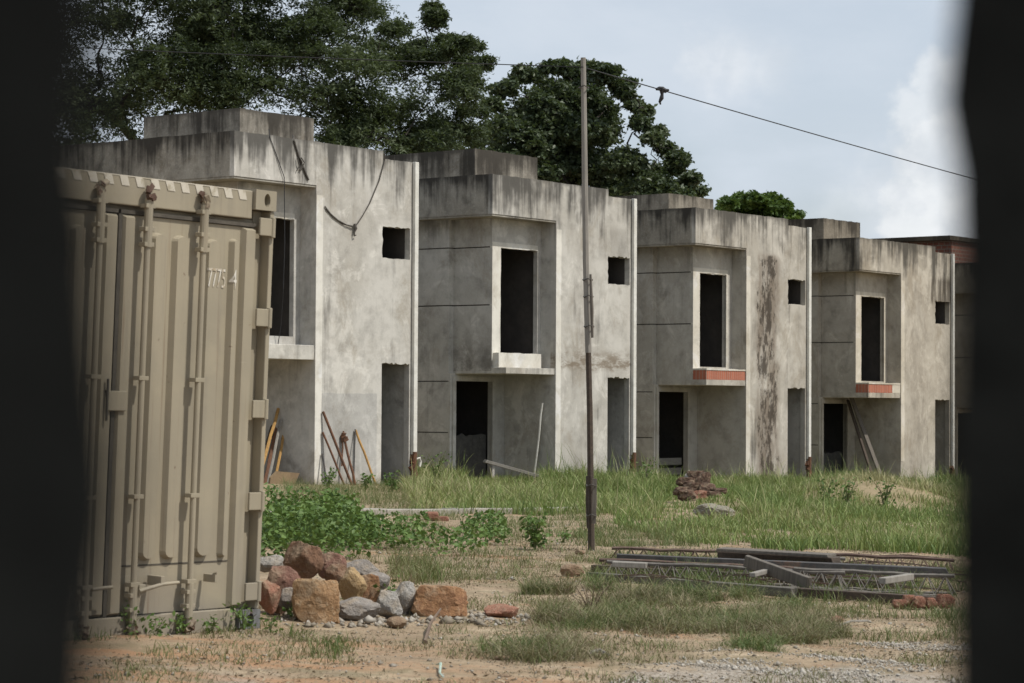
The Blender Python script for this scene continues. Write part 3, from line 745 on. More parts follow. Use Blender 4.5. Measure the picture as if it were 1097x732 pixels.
# ------------------------------------------------------------------ pole, wire and things hanging from the roof
def seg(p0, p1, n, sag=0):
    out = []
    for i in range(n+1):
        t = i/n; p = Vector(p0).lerp(Vector(p1), t); p.z -= sag*4*t*(1-t); out.append(p)
    return out
def pole():
    Y = 25.25; base = gp(633.5, 590); Y = base.y
    P = lambda px, py, dy=0: at_y(px, py, Y+dy)
    o = empty('wooden_pole', base, label='tall thin crooked wooden pole spliced from pieces, carrying the overhead wire', cat='pole')
    off = -Vector(base)
    def mk(name, pts, r, mat, n=8):
        m = MB(); m.tube([Vector(p)+off for p in pts], r, n); return m.build(name, M[mat], o)
    b = Vector(base); b.z -= .3
    mk('lower_post', [b, P(633.6, 590), P(633, 540), P(632.5, 500), P(631.8, 440), P(630.6, 390), P(629, 330)], [.037, .036, .035, .033, .031, .030, .027], 'woodbrown')
    mk('upper_post', [P(630.4, 378, -.07), P(629, 330, -.07), P(627.6, 280, -.07), P(626.6, 200, -.07), P(625.8, 130, -.07), P(624.8, 62, -.07)], [.034, .034, .032, .031, .029, .027], 'woodlight')
    mk('splint', [P(628, 292, .05), P(627.2, 305, .05), P(628.4, 335, .05), P(630, 372, .05)], [.010, .018, .018, .01], 'woodbrown', 6)
    mk('splint', [P(632.6, 294, -.12), P(634, 330, -.13), P(634.6, 362, -.12)], [.012, .019, .013], 'wood', 6)
    mk('splint', [P(637, 513, -.08), P(636.6, 540, -.08), P(636.2, 561, -.08)], [.032, .034, .03], 'wood', 4)
    mk('splint', [P(630.2, 510, .03), P(630, 540, .03), P(630.4, 566, .03)], [.026, .028, .02], 'woodbrown', 5)
    for py, px in ((300, 629.5), (318, 630.3), (350, 631), (94, 625.4), (520, 633.5), (552, 633.5)):
        c = P(px, py, -.05)+off; m = MB()
        m.tube([c+Vector((math.cos(t)*.05, math.sin(t)*.10, .01*math.sin(3*t))) for t in [2*math.pi*i/12 for i in range(13)]], .007, 5); m.build('wire_lashing', M['rope'], o)
    top = P(624.6, 72, -.1)
    w = MB(); L_ = at_y(-60, 44, 31); Rt = at_y(1200, 232.5, 62)
    w.tube(seg(L_, top, 14, .02)+seg(top, Rt, 24, .05)[1:], [.0052]*15+[.007+.006*i/24 for i in range(24)], 6)
    tag(w.build('overhead_wire', M['black']), 'thin dark overhead wire crossing the sky, tied at the pole top', 'wire')
    # a rag caught on it
    d0 = ray(706, 102); t = 0; best = None
    for p in seg(top, Rt, 400, .05):
        q = (p-Vector((0, 0, CAMZ))).normalized(); e = (q-d0.normalized()).length
        if best is None or e < best[0]: best = (e, p)
    p = best[1]; m = MB()
    s = p.y/F
    pts = [(-7, 1), (-3, 3), (1, 1), (5, -2), (9, 0)]
    m.tube([p+Vector((a*s*.9, -.01, b*s*.5)) for a, b in pts], [.012, .024, .034, .026, .01], 6)
    m.tube([p+Vector((a*s, -.02, b*s)) for a, b in ((0, 1), (.5, -5), (0, -9), (-2, -13), (-1, -16))], [.03, .018, .026, .016, .008], 6)
    tag(m.build('hanging_rag', M['black']), 'small dark rag knotted on the overhead wire right of the pole', 'rag')
pole()
def on_face(k, v, px, py):
    u, z = on_v(k, v, px, py); return hp(k, u, v, z)
m = MB(); m.tube([on_face(0, .06, 288, 140.5)+Vector((0, 0, .04)), on_face(0, -.015, 289, 147), on_face(0, -.015, 296, 166), on_face(0, -.03, 304.5, 190), on_face(0, -.03, 305, 260), on_face(0, .0, 303.5, 310), on_face(0, .3, 301, 348), on_face(0, .43, 297, 374)], .009, 5)
tag(m.build('hanging_cable', M['black']), 'thin cable hanging down from the nearest roof past its upper window', 'cable')
m = MB(); m.tube([on_face(0, .07, 314, 148)+Vector((0, 0, .05)), on_face(0, -.02, 315, 151), on_face(0, -.02, 320, 168), on_face(0, -.02, 325, 180), on_face(0, -.02, 330.5, 193)], .022, 6)
for dx in (-1.5, 1, 2.5): m.tube([on_face(0, -.04, 320+dx, 169), on_face(0, -.05, 322+dx*1.6, 174), on_face(0, -.04, 322+dx, 178), on_face(0, -.03, 319.5+dx, 183)], .013, 5)
tag(m.build('knotted_rope', M['rope']), 'short dark rope with a knot over the nearest roof edge, below the tank', 'rope')
m = MB()
m.tube([on_face(0, -.02, 412, 164), on_face(0, -.02, 412, 172), on_face(0, -.02, 406, 194), on_face(0, -.02, 396, 218), on_face(0, -.03, 388, 232), on_face(0, -.04, 380.5, 243)], .015, 6)
m.tube([on_face(0, -.02, 348, 221), on_face(0, -.02, 354, 229), on_face(0, -.02, 362, 236), on_face(0, -.03, 371, 241), on_face(0, -.04, 380, 243)], .013, 6)
m.tube([on_face(0, -.02, 349, 224), on_face(0, -.02, 357, 233), on_face(0, -.02, 367, 240), on_face(0, -.04, 378, 243.5)], .010, 6)
m.tube([on_face(0, -.04, 380, 240), on_face(0, -.06, 381, 245), on_face(0, -.05, 379.5, 249), on_face(0, -.05, 379.6, 253), on_face(0, -.05, 381.5, 252)], [.03, .04, .02, .016, .012], 6)
tag(m.build('slack_rope', M['rope']), 'slack rope with a hook hanging in a curve across the nearest front wall', 'rope')

# ------------------------------------------------------------------ rods and boards leaning on the houses
def lean(name, k, a, b, r, mat, lab, cat, va=-.55, vb=-.04, grp=None, n=6, bump=True):
    p0 = on_face(k, va, *a); p1 = on_face(k, vb, *b)
    pts = [p0-(p1-p0).normalized()*.15]+[p0.lerp(p1, i/5)+Vector((random.uniform(-1, 1), 0, 0))*(r*.35 if 0 < i < 5 else 0) for i in range(6)]
    m = MB(); m.tube(pts, r, n); o = m.build(name, M[mat]); tag(o, lab, cat, grp); return o
gr = 'rods leaning on the nearest house'
lean('iron_rod', 0, (377, 520), (346, 441), .030, 'rust', 'thick rusty rod, longest of those leaning left on the nearest front wall', 'rod', grp=gr)
lean('iron_rod', 0, (369, 520), (345.5, 463), .024, 'rust', 'thin brown rod leaning under the thick rusty one, nearest front wall', 'rod', va=-.45, grp=gr)
lean('iron_rod', 0, (380, 517), (368, 467), .028, 'rust', 'short rusty rod with rag top, just left of the yellow stick', 'rod', va=-.4, grp=gr)
lean('iron_rod', 0, (350, 516), (345, 486), .020, 'steeldark', 'shortest grey rod beside the white corner band of the nearest house', 'rod', va=-.25, grp=gr)
lean('iron_rod', 0, (366.5, 492), (368, 462), .018, 'rust', 'thin upright rod tied to the rag topped rod', 'rod', va=-.12, grp=gr)
lean('iron_rod', 0, (379, 512), (380.5, 460), .014, 'steeldark', 'thin dark upright wire rod meeting the top of the yellow stick', 'rod', va=-.2, grp=gr)
lean('wooden_stick', 0, (403, 520), (381, 461), .026, 'woodyellow', 'yellow wooden stick leaning on the nearest front wall', 'stick')
m = MB(); p = on_face(0, -.08, 369, 468)
for i in range(5): m.obox(Matrix.Translation(p+Vector((random.uniform(-.04, .04), 0, random.uniform(-.07, .07)))) @ Matrix.Rotation(random.random()*3, 4, 'Y'), .09, .08, .08, .4)
tag(m.build('tied_rag', M['rust']), 'brown rag bound round the tops of the leaning rods', 'rag')
gr = 'timber poles leaning in the recess beside the container'
lean('timber_pole', 0, (286, 524), (301, 450), .032, 'woodlight', 'pale pole leaning right, crossing the others beside the container', 'pole', .45, .9, gr)
lean('timber_pole', 0, (292, 526), (307, 450), .03, 'woodyellow', 'orange-brown pole, rightmost in the recess beside the container', 'pole', .5, 1.0, gr)
lean('timber_pole', 0, (278, 510), (298, 438), .035, 'woodyellow', 'bright yellow pole just behind the container edge', 'pole', .5, 1.0, gr)
lean('timber_pole', 0, (283, 520), (301, 436), .045, 'woodred', 'thick dark red-brown pole, back of the bundle beside the container', 'pole', .8, 1.2, gr)
lean('timber_pole', 0, (272, 520), (296, 446), .05, 'woodbrown', 'dark brown pole mostly hidden by the container edge', 'pole', .9, 1.25, gr)
m = MB()
bp = [on_face(0, .25, *q) for q in ((288, 528), (312, 528), (318, 514), (321, 507), (297, 505), (290, 512))]
m.add(bp+[q+VV*.05 for q in bp], [tuple(range(6)), tuple(range(11, 5, -1))]+[(i, i+6, (i+1) % 6+6, (i+1) % 6) for i in range(6)])
tag(m.build('brown_board', M['cardboard']), 'warped brown board standing at the foot of the poles beside the container', 'board')
# second house: white plank and thin white post
def plank(name, a, b, w, t, mat, lab, cat, up=Vector((0, 0, 1)), grp=None, bevel=.006):
    a, b = Vector(a), Vector(b); d = (b-a).normalized(); s = d.cross(up).normalized(); u = s.cross(d)
    Mx = Matrix((( d.x, s.x, u.x, (a.x+b.x)/2), (d.y, s.y, u.y, (a.y+b.y)/2), (d.z, s.z, u.z, (a.z+b.z)/2), (0, 0, 0, 1)))
    m = MB(); m.obox(Matrix.Identity(4), (b-a).length, w, t, .04); o = m.build(name, M[mat], bevel=bevel); o.matrix_world = Mx
    tag(o, lab, cat, grp); return o
plank('white_plank', on_face(1, .3, 519, 494), on_face(1, -.5, 576, 510), .22, .07, 'woodlight', 'pale white-grey plank lying aslant across the grass by the second doorway', 'plank')
lean('white_post', 1, (572.5, 507), (581, 432), .024, 'pvc', 'thin white post leaning beside the slanted plank', 'post', .5, .3)
plank('brown_plank', on_face(3, .35, 934, 509), on_face(3, 1.3, 908, 428), .13, .05, 'woodbrown', 'dark brown plank, left of the two in the fourth house recess', 'plank', VV)
plank('brown_plank', on_face(3, .25, 943, 509), on_face(3, 1.2, 912, 426), .20, .05, 'wood', 'wider grey plank, right of the two in the fourth house recess', 'plank', VV)

# ------------------------------------------------------------------ trusses and timber lying in the yard
def on_ground(px, py, h=0): p = gp(px, py); p.z += h; return p
def truss(a, b, w, h, mat, lab, bays):
    a, b = Vector(a), Vector(b); d = (b-a); L_ = d.length; d.normalize(); s = d.cross(Vector((0, 0, 1))).normalized(); u = s.cross(d)
    o = empty('lattice_truss', a, label=lab, cat='truss', group='rusty lattice trusses')
    for off, r in ((s*w/2, .014), (-s*w/2, .014), (u*h, .017)):
        m = MB(); m.tube([off+d*(L_*i/8)+Vector((0, 0, random.uniform(-.008, .008))) for i in range(9)], r, 6); m.build('chord', M[mat], o)
    for sg in (1, -1):
        m = MB(); pts = []
        for i in range(bays*2+1): pts.append(d*(L_*i/(bays*2))+(u*h if i % 2 else s*sg*w/2))
        m.tube(pts, .0095, 5); m.build('lacing', M[mat], o)
def A(px, py, h):
    """point on the line of sight that stands h above the earth there"""
    d = ray(px, py); t = 20.0
    for _ in range(80): t = max(5, min(t+.7*((CAMZ+d.z*t-gbase(d.x*t, d.y*t)-h)/max(1e-4, -d.z)), 120))
    p = d*t; p.z += CAMZ; return p
truss(A(655, 600, .03), A(792, 604, .03), .2, .11, 'rebar', 'rusty lattice truss at the back left, left of the brown beam', 10)
truss(A(868, 608, .04), A(1022, 615, .04), .2, .13, 'rebar', 'red rusty lattice truss at the back right of the pile', 12)
truss(A(770, 608, .04), A(905, 612, .04), .2, .12, 'rebargrey', 'dark lattice truss under the thick brown beam', 9)
truss(A(642, 612, .03), A(870, 623, .03), .18, .10, 'rebar', 'low brown lattice truss right behind the front grey one', 14)
truss(A(650, 618, .03), A(905, 632, .03), .18, .13, 'rebargrey', 'front grey lattice truss overgrown with grass, below the diagonal board', 16)
truss(A(850, 629, .03), A(1022, 638, .03), .18, .15, 'rebargrey', 'grey lattice truss at the right front, behind the small pale block', 9)
plank('steel_beam', A(659, 598.5, .13), A(1013, 614, .13), .12, .085, 'steeldark', 'long dark steel beam lying along the truss pile', 'beam')
plank('timber_beam', A(773, 597, .14), A(897, 604.5, .14), .18, .115, 'woodbrown', 'thick brown timber beam on top of the back trusses', 'beam')
plank('timber_plank', A(771, 588.5, .225), A(893, 595.5, .225), .22, .028, 'wood', 'thin weathered plank on top of the thick brown beam', 'plank')
plank('diagonal_board', A(799, 601, .24), A(867, 625, .12), .05, .095, 'wood', 'grey board lying diagonally across the middle of the pile', 'board')
plank('front_beam', A(633, 618, .05), A(850, 635, .05), .07, .075, 'steelgrey', 'long low grey timber along the front of the pile, half in grass', 'beam')
plank('front_beam', A(846, 634, .05), A(1000, 644, .05), .07, .07, 'woodbrown', 'low dark timber at the right front of the pile, continuing the grey one', 'beam')
plank('pile_beam', A(640, 609, .06), A(960, 627, .06), .09, .06, 'woodbrown', 'dark timber lying between the lattice trusses', 'beam')
plank('short_board', A(656, 604.5, .15), A(693, 606, .15), .10, .045, 'woodlight', 'short pale board at the left end of the dark steel beam', 'board')
plank('pale_block', A(945, 622.5, .17), A(976, 618, .19), .06, .05, 'woodlight', 'small pale wooden block in front of the steel beam, right side', 'block')
plank('short_board', A(806, 616, .16), A(823, 611.5, .18), .05, .035, 'woodlight', 'small bent pale board under the diagonal grey one', 'board')
m = MB()
for i in range(70):
    a = on_ground(random.uniform(650, 960), random.uniform(606, 632), random.uniform(.01, .10)); d = Vector((random.uniform(.3, .9), random.uniform(-.6, .0), random.uniform(-.04, .03)))
    m.tube([a, a+d*.5+Vector((0, 0, .02)), a+d], .008, 4)
tag(m.build('loose_rebar', M['rebar']), 'loose bent rusty bars strewn over the left of the truss pile', 'rebar', kind='stuff')

# ------------------------------------------------------------------ rocks
def rock(px, py, w, h, ybase, mat, lab, depth=None, seed=0, lift=True, sub=4, rough=.13, cuts=9, name='boulder', cat='rock', grp='rock pile beside the container', dscale=.9, sq=0, Y=None):
    """px,py,w,h: where its outline stands; ybase: pixel row of the ground under it"""
    g = gp(px, ybase); Y = Y or g.y; s = Y/F
    c = at_y(px, py, Y+.5*w*s*dscale*.5)
    import bmesh
    rr = random.Random(seed*13+5); bm = bmesh.new(); bmesh.ops.create_icosphere(bm, subdivisions=sub, radius=1)
    pl = []
    for i in range(cuts):
        n = Vector((rr.gauss(0, 1), rr.gauss(0, 1), rr.gauss(0, .8))).normalized(); pl.append((n, rr.uniform(.62, .86)))
    if sq: pl += [(Vector(n).normalized(), .68) for n in ((1, .1, .05), (-1, 0, .1), (.1, -1, .15), (0, .1, 1), (0, 0, -1), (0, 1, 0))]
    o3 = Vector((seed*3.1, seed*1.7, seed*.9))
    for v in bm.verts:
        n = v.co.normalized(); r = 1.0
        for q, dd in pl:
            k = n.dot(q)
            if k > 1e-3: r = min(r, dd/k)
        r *= 1+rough*(noise.fractal(n*1.7+o3, 1, 2, 5)*.55)+rough*.30*noise.fractal(n*7+o3, 1, 2, 4)
        v.co = n*r
    xs = [v.co.x for v in bm.verts]; ys = [v.co.y for v in bm.verts]; zs = [v.co.z for v in bm.verts]
    sx, sy, sz = w*s/(max(xs)-min(xs)), w*s*dscale/(max(ys)-min(ys)), h*s/(max(zs)-min(zs))
    ox, oy, oz = (max(xs)+min(xs))/2, (max(ys)+min(ys))/2, (max(zs)+min(zs))/2
    for v in bm.verts: v.co = ((v.co.x-ox)*sx, (v.co.y-oy)*sy, (v.co.z-oz)*sz)
    me = bpy.data.meshes.new(name); bm.to_mesh(me); bm.free(); me.materials.append(M[mat])
    for p in me.polygons: p.use_smooth = True
    try: me.set_sharp_from_angle(angle=R(20))
    except Exception: pass
    o = bpy.data.objects.new(name, me); COL.objects.link(o); o.location = c; tag(o, lab, cat, grp); return o
RK = [
 (338.5, 645, 47, 48, 668, 'r_tan', 'big squarish orange-tan boulder at the front of the rock pile', 1, 1),
 (325.5, 604, 40, 46, 660, 'r_brown', 'large dark brown boulder on top of the rock pile', 2, 0),
 (356, 606, 28, 27, 657, 'r_red', 'purplish brown rock behind the large top boulder', 3, 0),
 (361, 618, 24, 26, 660, 'r_brown', 'small dark brown rock wedged beside the yellow one', 4, 0),
 (376, 626, 31, 36, 662, 'r_yellow', 'rounded yellow-ochre rock at the middle of the pile', 5, 0),
 (300, 632, 42, 48, 662, 'r_red', 'large red-brown rock beside the container corner', 6, 0),
 (288, 640, 22, 34, 666, 'r_redtop', 'reddish rock low against the container corner', 16, 0),
 (290, 604, 26, 18, 652, 'r_pale', 'pale grey rock at the back left, touching the container', 7, 0),
 (306, 606, 20, 16, 651, 'r_grey', 'grey rock at the back, left of the top boulder', 8, 0),
 (396, 632, 20, 32, 662, 'r_block', 'narrow rust-brown rock right of the yellow one', 9, 1),
 (386, 610, 36, 20, 650, 'r_grey', 'flat grey rock at the back right of the pile', 10, 0),
 (401, 624, 30, 22, 655, 'r_grey', 'grey rock behind the narrow rust-brown one', 11, 0),
 (383, 653, 45, 25, 667, 'r_grey', 'low broad grey rock at the front, right of the tan boulder', 12, 0),
 (416, 648, 28, 30, 665, 'r_pale', 'light grey angular rock at the right front of the pile', 13, 0),
 (434, 642, 25, 36, 661, 'r_pale', 'pale rounded rock behind weeds, right end of the pile', 14, 0),
 (311, 641, 22, 22, 664, 'r_grey', 'small grey rock in the gap left of the tan boulder', 15, 0),
 (318, 614, 20, 18, 660, 'r_redtop', 'small pinkish rock showing under the top boulder', 17, 0),
 (471, 645, 55, 35, 663, 'r_block', 'long rust-brown block of stone right of the pile', 18, 1),
]
for (px, py, w, h, yb, mt, lab, sd, sq) in RK:
    rock(px, py, w*1.13, h*1.08, yb, mt, lab, seed=sd, sq=sq, cuts=13, rough=.16, Y={2: 15.75, 17: 15.9, 4: 15.75, 5: 15.75, 3: 16.1, 9: 15.85}.get(sd), dscale=.75)
SM = [
 (425, 667, 22, 13, 672, 'clod', 'small earthy stone in front of the light grey rocks', 21, 'boulder', 'rock'),
 (537, 656, 38, 18, 664, 'r_redtop', 'flat brick-red stone alone right of the rust-brown block', 22, 'boulder', 'rock'),
 (524, 664, 13, 6, 666, 'r_pale', 'small pale stone at the foot of the brick-red stone', 23, 'stone', 'rock'),
 (613, 612, 26, 16, 618, 'clod', 'brown earth clod left of the truss pile', 24, 'earth_clod', 'clod'),
 (622, 592, 12, 6, 594, 'clod', 'small earth clod beside the pole foot', 25, 'earth_clod', 'clod'),
 (535, 705, 13, 7, 708, 'clod', 'small dark clod on bare earth in front of the dry grass', 26, 'earth_clod', 'clod'),
 (541, 726, 16, 8, 729, 'clod', 'dark clod at the bottom edge on bare earth', 27, 'earth_clod', 'clod'),
 (897, 664, 15, 9, 668, 'r_brick', 'lone reddish stone in short grass below the truss pile', 28, 'stone', 'rock'),
 (953, 669, 6, 5, 671, 'r_pale', 'tiny white stone in short grass at the right', 29, 'stone', 'rock'),
 (482, 658, 10, 6, 662, 'r_pale', 'tiny pale stone against the rust-brown block', 30, 'stone', 'rock'),
]
for (px, py, w, h, yb, mt, lab, sd, nm, ct) in SM:
    rock(px, py, w, h, yb, mt, lab, seed=sd, sub=3, name=nm, cat=ct, grp='loose stones on the bare ground')
BR = [(963, 647, 16, 10, 652, 'leftmost and darkest broken brick in the row at the right'), (974, 644, 16, 14, 652, 'tallest broken brick in the row at the right'),
      (984, 645, 14, 13, 653, 'middle broken brick of the row, dark gap on its left'), (996, 646, 17, 12, 653, 'flat broken brick right of the middle one in the row'),
      (1013, 644, 20, 16, 653, 'broken brick at the right end of the row, by the dark gatepost')]
for i, (px, py, w, h, yb, lab) in enumerate(BR):
    rock(px, py, w, h, yb, 'r_brick', lab, seed=40+i, sub=3, sq=1, rough=.1, name='broken_brick', cat='brick', grp='row of broken bricks')
for i, (px, py, w, h, lab) in enumerate([(462, 553, 17, 10, 'red brick chunk among the weeds before the kerb'), (474, 557, 14, 8, 'darker red brick lump right of the red chunk'), (440, 522, 1, 1, '')]):
    if lab: rock(px, py, w, h, 559, 'r_brick', lab, seed=50+i, sub=3, sq=1, name='broken_brick', cat='brick', grp='broken bricks by the kerb')
# heap of blackened bricks in the grass
HP = [(745, 512, 20, 12, 'r_dark'), (735, 518, 22, 11, 'r_dark'), (752, 516, 18, 18, 'r_dark'), (741, 524, 20, 12, 'r_dark'), (757, 526, 20, 14, 'r_dark'), (737, 533, 22, 14, 'r_dark'),
      (751, 534, 20, 14, 'r_brick'), (763, 533, 18, 10, 'r_dark'), (771, 528, 16, 7, 'r_dark'), (729, 528, 16, 10, 'r_dark'), (747, 541, 24, 10, 'r_dark'), (737, 512, 8, 6, 'r_pale'), (756, 512, 12, 8, 'r_dark')]
HN = ['topmost blackened brick of the heap in the grass', 'dark slab at the upper left of the brick heap', 'upright dark brick at the heap centre', 'dark lump under the topmost brick of the heap',
      'dark lump right of the heap centre', 'dark brick low at the heap left', 'orange-red brick low at the heap middle, reddest of the heap', 'dark brick at the lower right of the heap', 'outlying dark lump right of the heap',
      'outlying dark lump left of the heap', 'dark brick at the very bottom of the heap', 'small pale chip near the heap top', 'small dark brick at the upper right of the heap']
for i, (px, py, w, h, mt) in enumerate(HP):
    rock(px, py-2, w*1.05, h, 545, mt, HN[i], seed=60+i, sub=3, sq=1, cuts=14, rough=.34, name='heap_brick', cat='brick', grp='heap of blackened bricks in the grass', Y=44.4+(py-525)*-.02)
rock(765, 548, 46, 18, 556, 'rubble', 'low mound of grey crushed concrete in front of the brick heap', seed=80, rough=.25, name='rubble_mound', cat='rubble', grp='loose stones on the bare ground')
m = MB(); a = on_ground(630, 707, .02); m.tube([a, on_ground(642, 706, .03), on_ground(652, 708, .02)], [.012, .014, .01], 5); tag(m.build('pale_stick', M['woodlight']), 'short pale stick on the bare earth below the dry grass', 'stick')
m = MB(); m.tube([on_ground(455, 690, .01), on_ground(461, 675, .05), on_ground(472, 668, .09)], [.012, .01, .006], 5); m.tube([on_ground(461, 675, .05), on_ground(458, 682, .03)], .006, 4); tag(m.build('dark_twig', M['twig']), 'bent dark twig on the bare earth below the rust-brown block', 'twig')
m = MB(); m.tube([on_ground(467, 716, .01), on_ground(472, 719, .03), on_ground(471, 725, .015), on_ground(475, 728, .01)], [.003, .007, .006, .003], 5); tag(m.build('plastic_strip', M['plastic']), 'scrap of pale green plastic lying near the bottom edge', 'plastic scrap')
m = MB(); m.tube([on_ground(895, 674, .02), on_ground(912, 671, .03), on_ground(930, 670, .02)], .008, 5); tag(m.build('pale_stick', M['woodlight']), 'thin pale stick in short grass below the broken bricks', 'stick')
m = MB(); m.tube([on_face(0, -3.6, 281, 531), on_face(0, -3.6, 290, 533), on_face(0, -3.6, 296, 538)], [.04, .035, .02], 6); tag(m.build('white_pipe', M['pvc']), 'short white pipe end on the weeds beside the container', 'pipe')
# ------------------------------------------------------------------ vegetation
def project(P):
    X, Yw, Z = P[:, 0], P[:, 1], P[:, 2]-CAMZ
    c, s = math.cos(PITCH), math.sin(PITCH)
    D_ = Yw*c+Z*s; U_ = -Yw*s+Z*c
    x, y = F*X/D_, -F*U_/D_
    c, s = math.cos(ROLL), math.sin(ROLL)
    return 548.5+c*x-s*y, 366+s*x+c*y
def inpoly(x, y, poly):
    r = np.zeros(len(x), bool); n = len(poly)
    for i in range(n):
        (x0, y0), (x1, y1) = poly[i], poly[(i+1) % n]
        k = (y0 > y) != (y1 > y)
        r ^= k & (x < (x1-x0)*(y-y0)/((y1-y0) if y1 != y0 else 1e-9)+x0)
    return r
def gb_np(x, y): return np.array([G(a, b) for a, b in zip(x, y)])
def nz(x, y, sc, o): return np.array([noise.noise((a*sc, b*sc, o)) for a, b in zip(x, y)])
def scatter(poly, dens, cap=10**7, jit=16):
    """uniform points over the ground area that a pixel polygon outlines"""
    w = [gp(px, py) for px, py in poly]
    x0, x1 = min(p.x for p in w)-.3, max(p.x for p in w)+.3; y0, y1 = min(p.y for p in w)-.5, max(p.y for p in w)+.5
    n = int(min(dens*(x1-x0)*(y1-y0), 3000000)); x = rng.uniform(x0, x1, n); y = rng.uniform(y0, y1, n)
    z = np.array([.31-.0273*(x+1.9)-.00907*(y-14.4)])[0]
    px, py = project(np.stack([x, y, z], 1))
    if jit:
        sc_ = 22.0/np.maximum(y, 8); px = px+jit*nz(x, y, 1.1, 31.7)*np.clip(sc_, .4, 1.6)*1.6+jit*.6*nz(x, y, 4.3, 3.9); py = py+jit*.55*nz(x, y, 1.3, 17.3)*np.clip(sc_, .4, 1.6)
    k = inpoly(px, py, poly)
    x, y = x[k], y[k]
    if len(x) > cap: x, y = x[:cap], y[:cap]
    return x, y
def clear_of_houses(x, y):
    ok = np.ones(len(x), bool)
    u = (x-HX)*UV.x+(y-HY)*UV.y; v = (x-HX)*VV.x+(y-HY)*VV.y
    um = np.mod(u, HW); inside = (um > -.05) & (um < 5.75) & (u > -.1)
    front = v < -.06
    rec = (um > .25) & (um < 2.38) & (v < 1.42)
    gap = (~inside) & (v < 7)
    return front | rec | gap

TALL = [(438, 500), (690, 500), (1075, 503), (1075, 602), (1000, 594), (900, 590), (830, 589), (765, 583), (705, 577), (672, 566), (655, 556), (560, 552), (438, 548)]
x, y = scatter(TALL, 620)
k = clear_of_houses(x, y); x, y = x[k], y[k]
n1 = nz(x, y, .32, 4.4); n2 = nz(x, y, 1.3, 8.8)
u = (x-HX)*UV.x+(y-HY)*UV.y; v = (x-HX)*VV.x+(y-HY)*VV.y
dens = .56+1.25*n2+.7*n1
heap = np.exp(-((x-6.9)**2/1.6+(y-46.0)**2/3.0)); dens -= .05*heap; n1 = n1-.3*heap
low = ((x/y > .062) & (x/y < .096) & (y > 36) & (y < 45.5)).astype(float); dens -= .45*low
k = rng.random(len(x)) < np.clip(dens, .06, 1); x, y, n1, n2, v = x[k], y[k], n1[k], n2[k], v[k]
h = np.clip(.25+.24*n1+.16*n2, .08, .6)*rng.uniform(.5, 1.3, len(x))
h *= np.where((x/y > .062) & (x/y < .096) & (y > 36) & (y < 45.5), .38, 1)*np.where(rng.random(len(x)) < .035, 1.9, 1)
h *= np.where(v > -1.2, 1.1, 1.0)*np.clip((y-26)/10, .5, 1)*np.where((x/y > -.019) & (x/y < .013) & (y > 47), .5, 1)
tint = np.clip(.33+.5*n2+.45*nz(x, y, .21, 15.5)+rng.normal(0, .18, len(x))+np.where(rng.random(len(x)) < .09, .5, 0)+.75*np.exp(-((x-6.9)**2/2.6+(y-46.0)**2/4.0)), 0, 1)
print('tall grass', len(x))
blades('tall_grass', np.stack([x, y, gb_np(x, y)-.02], 1), h, rng.uniform(.010, .020, len(x)), rng.uniform(.1, .75, len(x)), M['grass'], tint, kind='stuff')

# short tufts and thin grass over the bare yard
XS, YS, HS, TS = [], [], [], []
for poly, dn, thr, hh, tb in (
    ([(60, 735), (1045, 735), (1045, 640), (300, 640)], 700, .10, (.012, .06), .5),
    ([(420, 645), (650, 640), (650, 596), (420, 600)], 420, .08, (.03, .10), .4),
    ([(634, 634), (1040, 650), (1040, 612), (640, 600)], 900, -.12, (.05, .17), .18),
    ([(60, 735), (1045, 735), (1045, 600), (560, 585), (420, 600), (300, 640)], 420, -.25, (.012, .04), .7),
    ([(845, 645), (1040, 652), (1040, 690), (830, 695)], 800, -.02, (.03, .11), .30),
    ([(300, 545), (680, 545), (760, 600), (300, 605)], 420, .06, (.03, .13), .3),
    ([(640, 560), (760, 575), (760, 590), (590, 584)], 700, -.05, (.04, .16), .2),
    ([(300, 522), (445, 520), (445, 548), (290, 552)], 330, -.05, (.05, .2), .3),
    ([(425, 606), (470, 606), (470, 626), (425, 626)], 900, -.3, (.08, .2), .35),
    ([(315, 682), (355, 682), (355, 697), (315, 697)], 1600, -.3, (.03, .09), .1),
    ([(70, 690), (200, 684), (200, 674), (70, 678)], 900, -.2, (.03, .10), .15),
    ([(200, 684), (290, 678), (290, 670), (200, 674)], 900, -.2, (.03, .12), .15)):
    x, y = scatter(poly, dn); a = nz(x, y, 1.5, 2.2)+.6*nz(x, y, 4.1, 5.2)
    k = (a > thr) & clear_of_houses(x, y); x, y, a = x[k], y[k], a[k]
    XS.append(x); YS.append(y); HS.append(rng.uniform(*hh, len(x))*(1+np.clip(a, -.3, .6))); TS.append(np.clip(tb+rng.normal(0, .2, len(x))-.3*a, 0, 1))
x, y, h, t = map(np.concatenate, (XS, YS, HS, TS)); print('short grass', len(x))
blades('short_grass', np.stack([x, y, gb_np(x, y)-.008], 1), h, rng.uniform(.003, .007, len(x)), rng.uniform(.2, 1.0, len(x)), M['grassdry'], t, kind='stuff')
